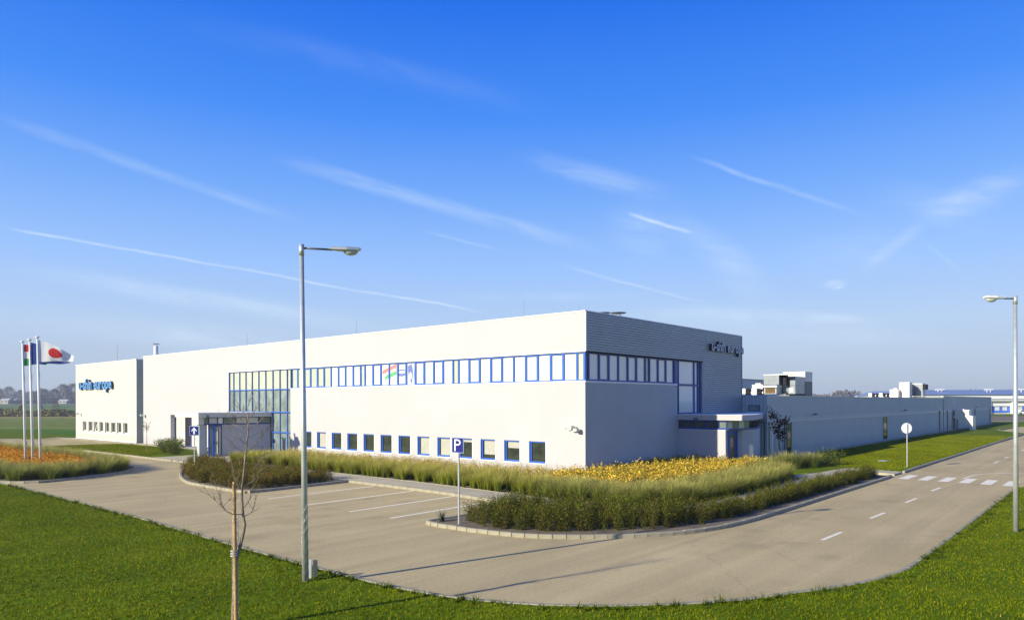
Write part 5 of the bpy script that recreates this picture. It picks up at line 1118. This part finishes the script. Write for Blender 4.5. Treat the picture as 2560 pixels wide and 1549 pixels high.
m_ = MB(); m_.tube([tp(595.5, 1600, -.08), tp(594, 1450, -.08), tp(592.5, 1330, -.08), tp(591, 1210, -.08), tp(591, 1202, -.08)], [.034, .033, .031, .030, .022], 'stake', 14); m_.build('shaft', st, smooth=False)
m_ = MB()
for z_, r_ in ((2.0, .036), (1.45, .036), (2.35, .034)): m_.tube([tp(592.5, 1006.6 + (4 - z_) / S_, -.08) + Vector((0, 0, -.01)), tp(592.5, 1006.6 + (4 - z_) / S_, -.08) + Vector((0, 0, .012))], r_, 'bark', 12)
m_.build('knot_ring', st)
m_ = MB()
for k in range(3): m_.tube([tp(593, 1372 + k * 6, -.12) + L3(.05 * math.cos(a * .7), .08, .07 * math.sin(a * .7)) for a in range(10)], .008, 'strap', 6, cap=False)
m_.build('binding', st)
m_ = MB()
for s_ in (-1, 1):
    for k0 in range(5): m_.tube([tp(592, 1590, -.05) + L3(.055 * math.cos(s_ * t_ * .8 + k0 * 1.26), .08 + t_ * .11, .055 * math.sin(s_ * t_ * .8 + k0 * 1.26)) for t_ in range(20)], .0028, 'wire', 4, cap=False)
m_.build('wire_guard', st)

def small_tree(loc, h, cw, cols, label, n, trunk_r, leaf=.1, lean_=(0, 0), crown_lo=.45, name='young_tree', mt='leaf'):
    t = empty(name, loc, label, 'tree'); m_ = MB(); top = Vector((lean_[0], lean_[1], h)); limb(m_, [(0, 0, 0), top * .5 + Vector((.02, 0, 0)), top * .95], trunk_r, trunk_r * .3)
    V, F, C = [], [], []; cols = [np.array(c) for c in cols]
    ends = []
    for k in range(12):
        z = h * (crown_lo + (1 - crown_lo) * k / 14); p = top * (z / h); a = random.uniform(0, 6.28); L = cw * random.uniform(.5, 1) * (1 - .3 * abs(k / 6 - 1)); e = p + Vector((math.cos(a) * L, math.sin(a) * L, random.uniform(.15, .5) * h * .35)); limb(m_, [p, (p + e) / 2 + Vector((0, 0, .05)), e], trunk_r * .4, .004); ends.append((p, e))
    m_.build('trunk', t)
    for _ in range(n):
        p, e = random.choice(ends); q = np.array(p.lerp(e, random.uniform(.25, 1.05))) + rng.normal(0, leaf * 1.1, 3); d = rng.normal(0, 1, 3); d[2] -= .8; d /= np.linalg.norm(d); s_ = np.cross(d, rng.normal(0, 1, 3)); s_ /= np.linalg.norm(s_); L = leaf * rng.uniform(.6, 1.3); b_ = len(V)
        V += [q, q + d * L * .5 + s_ * L * .4, q + d * L, q + d * L * .5 - s_ * L * .4]; F += [(b_, b_ + 1, b_ + 2), (b_, b_ + 2, b_ + 3)]; c = cols[rng.integers(len(cols))] * rng.uniform(.7, 1.3); C += [c] * 4
    link_np('crown', (np.array(V), np.array(F), np.array(C)), mt, t); return t
small_tree((-5.17, 38.39, .06), 2.3, .5, [(.30, .26, .06), (.20, .15, .04), (.35, .30, .10)], 'slender young tree with a few yellowish leaves before the left end of the office wall', 60, .03, .10, crown_lo=.75)
small_tree((18.4, -2.75, .06), 3.35, .75, [(.03, .008, .014), (.05, .012, .018), (.02, .012, .012)], 'small tree with dark purple leaves before the shaded hall wall', 420, .06, .14, lean_=(RGT.x * -.25, RGT.y * -.25), crown_lo=.42)

# ------------------------------------------------------------------ far background
def bare_tree_mesh(seed, h, cw, cols, n=1900):
    r = np.random.default_rng(seed); V, F, C = [], [], []
    for _ in range(n):
        a = r.uniform(0, 6.283); t = r.uniform(0, 1); rad = cw * math.sin(math.pi * min(1, .12 + t * .86)) ** .7 * math.sqrt(r.uniform(.05, 1)) * (1 + .25 * math.sin(a * 3 + seed)); z = h * (.18 + .82 * t)
        p = np.array([math.cos(a) * rad, math.sin(a) * rad, z]); d = np.array([math.cos(a) * .6, math.sin(a) * .6, 1]) + r.normal(0, .35, 3); d /= np.linalg.norm(d); s_ = np.cross(d, r.normal(0, 1, 3)); s_ /= np.linalg.norm(s_); L = r.uniform(.7, 1.6); ww = r.uniform(.04, .12); b_ = len(V)
        V += [p - s_ * ww, p + s_ * ww, p + d * L]; F.append((b_, b_ + 1, b_ + 2)); c = np.array(cols[r.integers(len(cols))]) * r.uniform(.8, 1.2); C += [c] * 3
    return np_mesh('crown', np.array(V), np.array(F), np.array(C), 'dry')
crowns = [bare_tree_mesh(k, 10, 4.2, [(.13, .11, .085), (.10, .085, .07), (.16, .14, .10)]) for k in range(3)]
crown_w = [bare_tree_mesh(k + 9, 10, 4.4, [(.20, .18, .14), (.15, .14, .11), (.24, .22, .17)]) for k in range(2)]
tm_ = MB(); tm_.tube([(0, 0, 0), (.1, 0, 3.5), (0, .1, 7)], [.28, .2, .08], 'bark', 7)
for k in range(6): tm_.tube([(.05, .05, 2.2 + k * .6), (math.cos(k * 2.1) * 1.6, math.sin(k * 2.1) * 1.6, 5.2 + k * .5)], [.1, .03], 'bark', 5)
trunk_me = tm_.mesh('trunk')
sparse_crown = bare_tree_mesh(70, 10, 2.6, [(.15, .13, .10), (.12, .10, .07)], 260)
spec = [(-409, .95, 0), (-400, 1.05, 1), (-393.5, 1.1, 1), (-386, .9, 1), (-380, .85, 0), (-374.5, 1.0, 0), (-369, .8, 0), (-364, .95, 0), (-358.5, .95, 0), (-353.5, 1.25, 0), (-347.5, 1.3, 0), (-341, 1.15, 0), (-334.5, 1.05, 0), (-328, 1.2, 0), (-418, 1, 0), (-427, 1.1, 0)]
for k, (s_, sc, kd) in enumerate(spec):
    ah = 556 + (k * 37 % 17); x_, y_ = station(s_, ah); t = empty('bare_tree', (x_, y_, float(hill(ah)) - .3), '', 'tree', 'leafless trees on the far horizon at the left')
    order = sorted(q[0] for q in spec).index(s_)
    W_ = ('leftmost', 'second', 'third', 'fourth', 'fifth', 'sixth', 'seventh', 'eighth', 'ninth', 'tenth', 'eleventh', 'twelfth', 'thirteenth', 'fourteenth', 'fifteenth', 'sixteenth')
    t['label'] = ('pale rounded' if kd else 'taller grey brown' if sc > 1.1 else 'grey brown') + ' leafless tree on the far left horizon, ' + W_[order] + ('' if order == 0 else ' from the left')
    for nm, me in (('crown', (crown_w if kd else crowns)[k % (2 if kd else 3)]), ('trunk', trunk_me)):
        o = bpy.data.objects.new(nm, me); COL.objects.link(o); o.parent = t
    t.scale = (sc * 1.15, sc * 1.15, sc * 1.15); t.rotation_euler = (0, 0, k * 1.7)
# undergrowth at the foot of the far row, more wood to either side
def brush(label, s0, s1, ahead, n, h, cols, name='brushwood', size=.5, z=None, jit=6):
    ss = rng.uniform(s0, s1, n); aa = ahead + rng.normal(0, jit, n) * .5; zb = hill(aa) if z is None else np.full(n, z); prof = h * (.55 + .45 * np.sin(ss * .21 + 1) * np.sin(ss * .083))
    zz = zb + prof * rng.uniform(0, 1, n); P = C3 + ss[:, None] * R3 + aa[:, None] * F3
    V = np.empty((n, 3, 3)); d = rng.normal(0, size, (n, 2)); V[:, 0, :2] = P + d; V[:, 1, :2] = P - d; V[:, 2, :2] = P + rng.normal(0, size * .5, (n, 2)); V[:, 0, 2] = zz; V[:, 1, 2] = zz + rng.normal(0, .1, n); V[:, 2, 2] = zz + rng.uniform(.4, 1.2, n) * size * 1.6
    C = np.array(cols)[rng.integers(len(cols), size=n)] * rng.uniform(.7, 1.3, (n, 1)); C = np.repeat(C[:, None], 3, 1)
    tag(link_np(name, (V.reshape(-1, 3), np.arange(n * 3).reshape(-1, 3), C.reshape(-1, 3)), 'dry'), label, 'wood', kind='stuff')
brush('dark undergrowth at the foot of the far tree row', -440, -320, 552, 9000, 3.6, [(.03, .035, .04), (.045, .045, .04), (.06, .06, .045)], size=.7)
brush('leafless wood on the horizon behind the buildings', -320, 560, 620, 26000, 8.0, [(.12, .11, .09), (.09, .085, .07)], size=1.4, jit=20)
brush('brown and olive scrub along the edge of the far field', -185, -110, 226, 15000, 2.6, [(.16, .16, .05), (.22, .18, .06), (.11, .13, .04), (.26, .19, .07)], size=.28, jit=5)
brush('low green hedge line at the left across the field', -175, -148, 232, 3000, 1.0, [(.06, .09, .04), (.05, .07, .04)], size=.25)
for k, (s_, ah, sc, cw, lb) in enumerate(((-143.5, 226, .50, 2, 'tall bare single tree standing in the scrub line across the fields'), (-153, 224, .34, 1, 'brown leafy small tree left of the middle flagpole across the fields'), (-197, 300, .3, 0, 'small round dark tree on the far green slope'))):
    x_, y_ = station(s_, ah); t = empty('field_tree', (x_, y_, float(hill(ah)) - .1), lb, 'tree')
    for nm, me in (('crown', (bare_tree_mesh(40, 10, 3.4, [(.22, .14, .04), (.17, .12, .04), (.13, .10, .03)]) if cw == 1 else sparse_crown if cw == 2 else crowns[k % 3])), ('trunk', trunk_me)):
        o = bpy.data.objects.new(nm, me); COL.objects.link(o); o.parent = t
    t.scale = (sc * .8, sc * .8, sc)
def house(s_, ah, w_, d_, h_, label, rz):
    x_, y_ = station(s_, ah); t = empty('house', (x_, y_, float(hill(ah)) - .2), label, 'house', 'small houses on the far horizon', rz=rz)
    m_ = MB(); m_.box(-w_ / 2, w_ / 2, -d_ / 2, d_ / 2, 0, h_, 'house'); m_.build('wall', t)
    m_ = MB(); xprism(m_, [(-d_ / 2 - .3, h_), (d_ / 2 + .3, h_), (0, h_ + d_ * .32)], -w_ / 2 - .3, w_ / 2 + .3, 'house'); rf = m_.build('roof', t)
    for k in (-1, 1):
        m_ = MB(); m_.box(k * w_ / 4 - .5, k * w_ / 4 + .5, -d_ / 2 - .03, -d_ / 2, 1, 2.1, 'glass'); m_.build('window', t)
house(-383.5, 545, 6, 5, 2.6, 'small pale house before the far trees beside the leftmost flagpole', math.atan2(RGT.y, RGT.x)); house(-336.5, 540, 6, 5, 1.8, 'small pale house at the far horizon just left of the annex', math.atan2(RGT.y, RGT.x)); house(-404, 540, 5, 4, 1.6, 'small pale house at the far horizon at the very left', math.atan2(RGT.y, RGT.x))

# far white and blue building on the right
FB = station(123.5, 216); fa = math.atan2(RGT.y, RGT.x) + R(2)
far = empty('warehouse', (FB[0], FB[1], 0), 'distant white warehouse with a bright blue window band and blue grey hipped roof', 'building', rz=fa)
m_ = MB(); m_.box(0, 90, 0, 40, 2.35, 3.85, 'far_white'); m_.box(0, 90, -.3, 40, 4.65, 5.75, 'far_white'); m_.box(0, 90, .5, 40, 0, 2.35, 'far_white'); m_.build('wall', far)
m_ = MB(); m_.box(-.2, 90, -.9, -.0, 3.85, 4.2, 'panel'); m_.box(-.1, 90, -.6, 0, 4.2, 4.64, 'galv'); m_.build('canopy', far)
m_ = MB(); i = 0; m_.v = [(-.5, -.8, 5.8), (90.5, -.8, 5.8), (90.5, 40.5, 5.8), (-.5, 40.5, 5.8), (3.2, 6, 7.35), (87, 6, 7.35), (87, 34, 7.35), (3.2, 34, 7.35)]; m_.mi('tile')
m_.f = [(0, 1, 5, 4), (1, 2, 6, 5), (2, 3, 7, 6), (3, 0, 4, 7), (4, 5, 6, 7)]; m_.m = [0] * 5; m_.build('roof', far)
m_ = MB(); m_.box(.3, 90, .3, .5, .35, 2.34, 'far_blue'); m_.build('blue_band', far)
for k in range(36):
    x_ = 1.2 + k * 2.35; fr = MB(); fr.box(x_ - .06, x_ + 1.46, .24, .3, .95, 2.16, 'far_blue'); o = fr.build('window', far); p = MB(); p.box(x_, x_ + 1.4, .22, .24, 1.0, 2.1, 'glass_sky'); p.build('pane', o)
for k in range(12): m_ = MB(); m_.box(6 + k * 7.05, 6.6 + k * 7.05, -.6, .2, 0, 3.84, 'far_white'); m_.build('pillar', far)
for k, (s_, ah) in enumerate(((131, 205), (146, 205), (156.5, 205))):
    x_, y_ = station(s_, ah); t = empty('roof_vent_pipe', (x_, y_, 0), ('white T shaped roof duct, leftmost on the distant warehouse', 'white T shaped roof duct, middle one on the distant warehouse', 'white T shaped roof duct beside the right street lamp on the distant warehouse')[k], 'roof duct', 'T shaped ducts on the warehouse', rz=fa)
    t.location.z = 5.75; x_, y_ = station(s_, 220); t.location.x = x_; t.location.y = y_
    m_ = MB(); m_.tube([(-.6, 0, 0), (-.6, 0, 1.5)], .13, 'white_metal', 8); m_.tube([(.5, 0, 0), (.5, 0, 1.4)], .12, 'white_metal', 8); m_.build('riser', t); m_ = MB(); m_.tube([(-1.4, 0, 1.6), (1.4, 0, 1.65)], .18, 'white_metal', 8); m_.build('duct', t)
# land strips before it
def strip_q(name, a0, a1, s0, s1, z, mt):
    sheet([station(s0, a0), station(s1, a0), station(s1, a1), station(s0, a1)], z, mt, name)
strip_q('ploughed_soil', 141, 186, 92, 260, .0, 'soil'); strip_q('grass_verge', 187, 215.5, 96, 260, .0, 'lawn'); strip_q('grass_verge', 118, 137.5, 84, 260, .0, 'lawn'); strip_q('far_path', 137.6, 140.9, 88, 260, .004, 'kerb')
def car(s_, ah, col, rz, label):
    x_, y_ = station(s_, ah); t = empty('parked_car', (x_, y_, .02), label, 'car', 'cars parked before the warehouse', rz=rz); m_ = MB()
    xp = [(-2.05, .35), (-2.1, .75), (-1.5, .85), (-1.0, 1.35), (.6, 1.38), (1.2, .9), (2.0, .78), (2.1, .35)]
    i = len(m_.v); n_ = len(xp); m_.v += [(x, -.82, z) for x, z in xp] + [(x, .82, z) for x, z in xp]
    for k in range(n_): m_.f.append((i + k, i + (k + 1) % n_, i + n_ + (k + 1) % n_, i + n_ + k)); m_.m.append(m_.mi(col))
    m_.f.append(tuple(i + k for k in range(n_))); m_.m.append(0); m_.f.append(tuple(i + n_ + k for k in reversed(range(n_)))); m_.m.append(0); m_.build('body', t)
    m_ = MB()
    for yy in (-.83, .83): m_.face([(-1.35, yy, .88), (1.05, yy, .9), (.5, yy, 1.3), (-.95, yy, 1.28)], 'glass')
    m_.build('side_windows', t)
    for xx in (-1.3, 1.3):
        for yy in (-.8, .8): m_ = MB(); m_.tube([(xx, yy - .1, .32), (xx, yy + .1, .32)], .32, 'rubber', 14); m_.tube([(xx, yy - .105, .32), (xx, yy + .105, .32)], .18, 'silver', 10); m_.build('wheel', t)
car(146.5, 206, 'car_white', fa, 'small white car parked before the blue window band of the warehouse'); car(156.6, 206, 'car_red', fa, 'dark red car parked at the right edge before the warehouse')
x_, y_ = station(143.0, 196); t = empty('outdoor_stair', (x_, y_, 0), 'white stair ramp with arched rails before the distant warehouse', 'stair', rz=fa)
m_ = MB(); m_.tube([(-.2, 0, 2.1), (1.2, 0, 1.6), (3.0, 0, .1)], .09, 'white_metal', 8); m_.tube([(-.2, .9, 2.1), (1.2, .9, 1.6), (3.0, .9, .1)], .09, 'white_metal', 8); m_.tube([(-1.4, 0, .1), (-1.2, 0, 1.3), (-.6, 0, 1.9), (.4, 0, 1.7), (.7, 0, .9)], .09, 'white_metal', 8); m_.tube([(-1.4, .9, .1), (-1.2, .9, 1.3), (-.6, .9, 1.9), (.4, .9, 1.7)], .08, 'white_metal', 8); m_.build('rail', t)
m_ = MB()
for k in range(7): m_.box(.2 + k * .36, .6 + k * .36, 0, .9, 1.3 - k * .19, 1.36 - k * .19, 'galv_dark')
m_.build('tread', t)
for k in range(5):
    s_, ah = (147.5, 149.2, 151.5, 145, 157.8)[k], 194; x_, y_ = station(s_, ah); m_ = MB(); hh = (1.4, 3.0, 1.3, 2.9, 2.9)[k]; m_.tube([(0, 0, 0), (0, 0, hh)], .07, 'white_metal', 6); m_.tube([(0, 0, hh), (0, 0, hh + .12)], .11, 'white_metal', 6); o = m_.build('white_post'); o.location = (x_, y_, 0)
    tag(o, ('short white post left of the tall one before the warehouse', 'tall white post before the middle of the blue window band', 'short white post beside the right street lamp before the warehouse', 'tall white post beside the white stair before the warehouse', 'tall white post at the right edge before the warehouse')[k], 'post', 'white posts before the warehouse')

# ------------------------------------------------------------------ haze
bm = bmesh.new(); bmesh.ops.create_cube(bm, size=1); me = bpy.data.meshes.new('haze'); bm.to_mesh(me); bm.free()
hz = bpy.data.objects.new('haze', me); COL.objects.link(hz)
cx, cy = station(0, 330); hz.location = (cx, cy, 10); hz.scale = (1500, 1500, 25); hz.rotation_euler = (0, 0, math.atan2(FWD.y, FWD.x))
HM = bpy.data.materials.new('haze air'); HM.use_nodes = True; n = HM.node_tree.nodes; n.clear()
pv = n.new('ShaderNodeVolumePrincipled'); pv.inputs['Color'].default_value = (.80, .88, 1, 1); pv.inputs['Density'].default_value = .00045; pv.inputs['Anisotropy'].default_value = .2
om = n.new('ShaderNodeOutputMaterial'); HM.node_tree.links.new(pv.outputs[0], om.inputs['Volume']); me.materials.append(HM); tag(hz, kind='stuff')
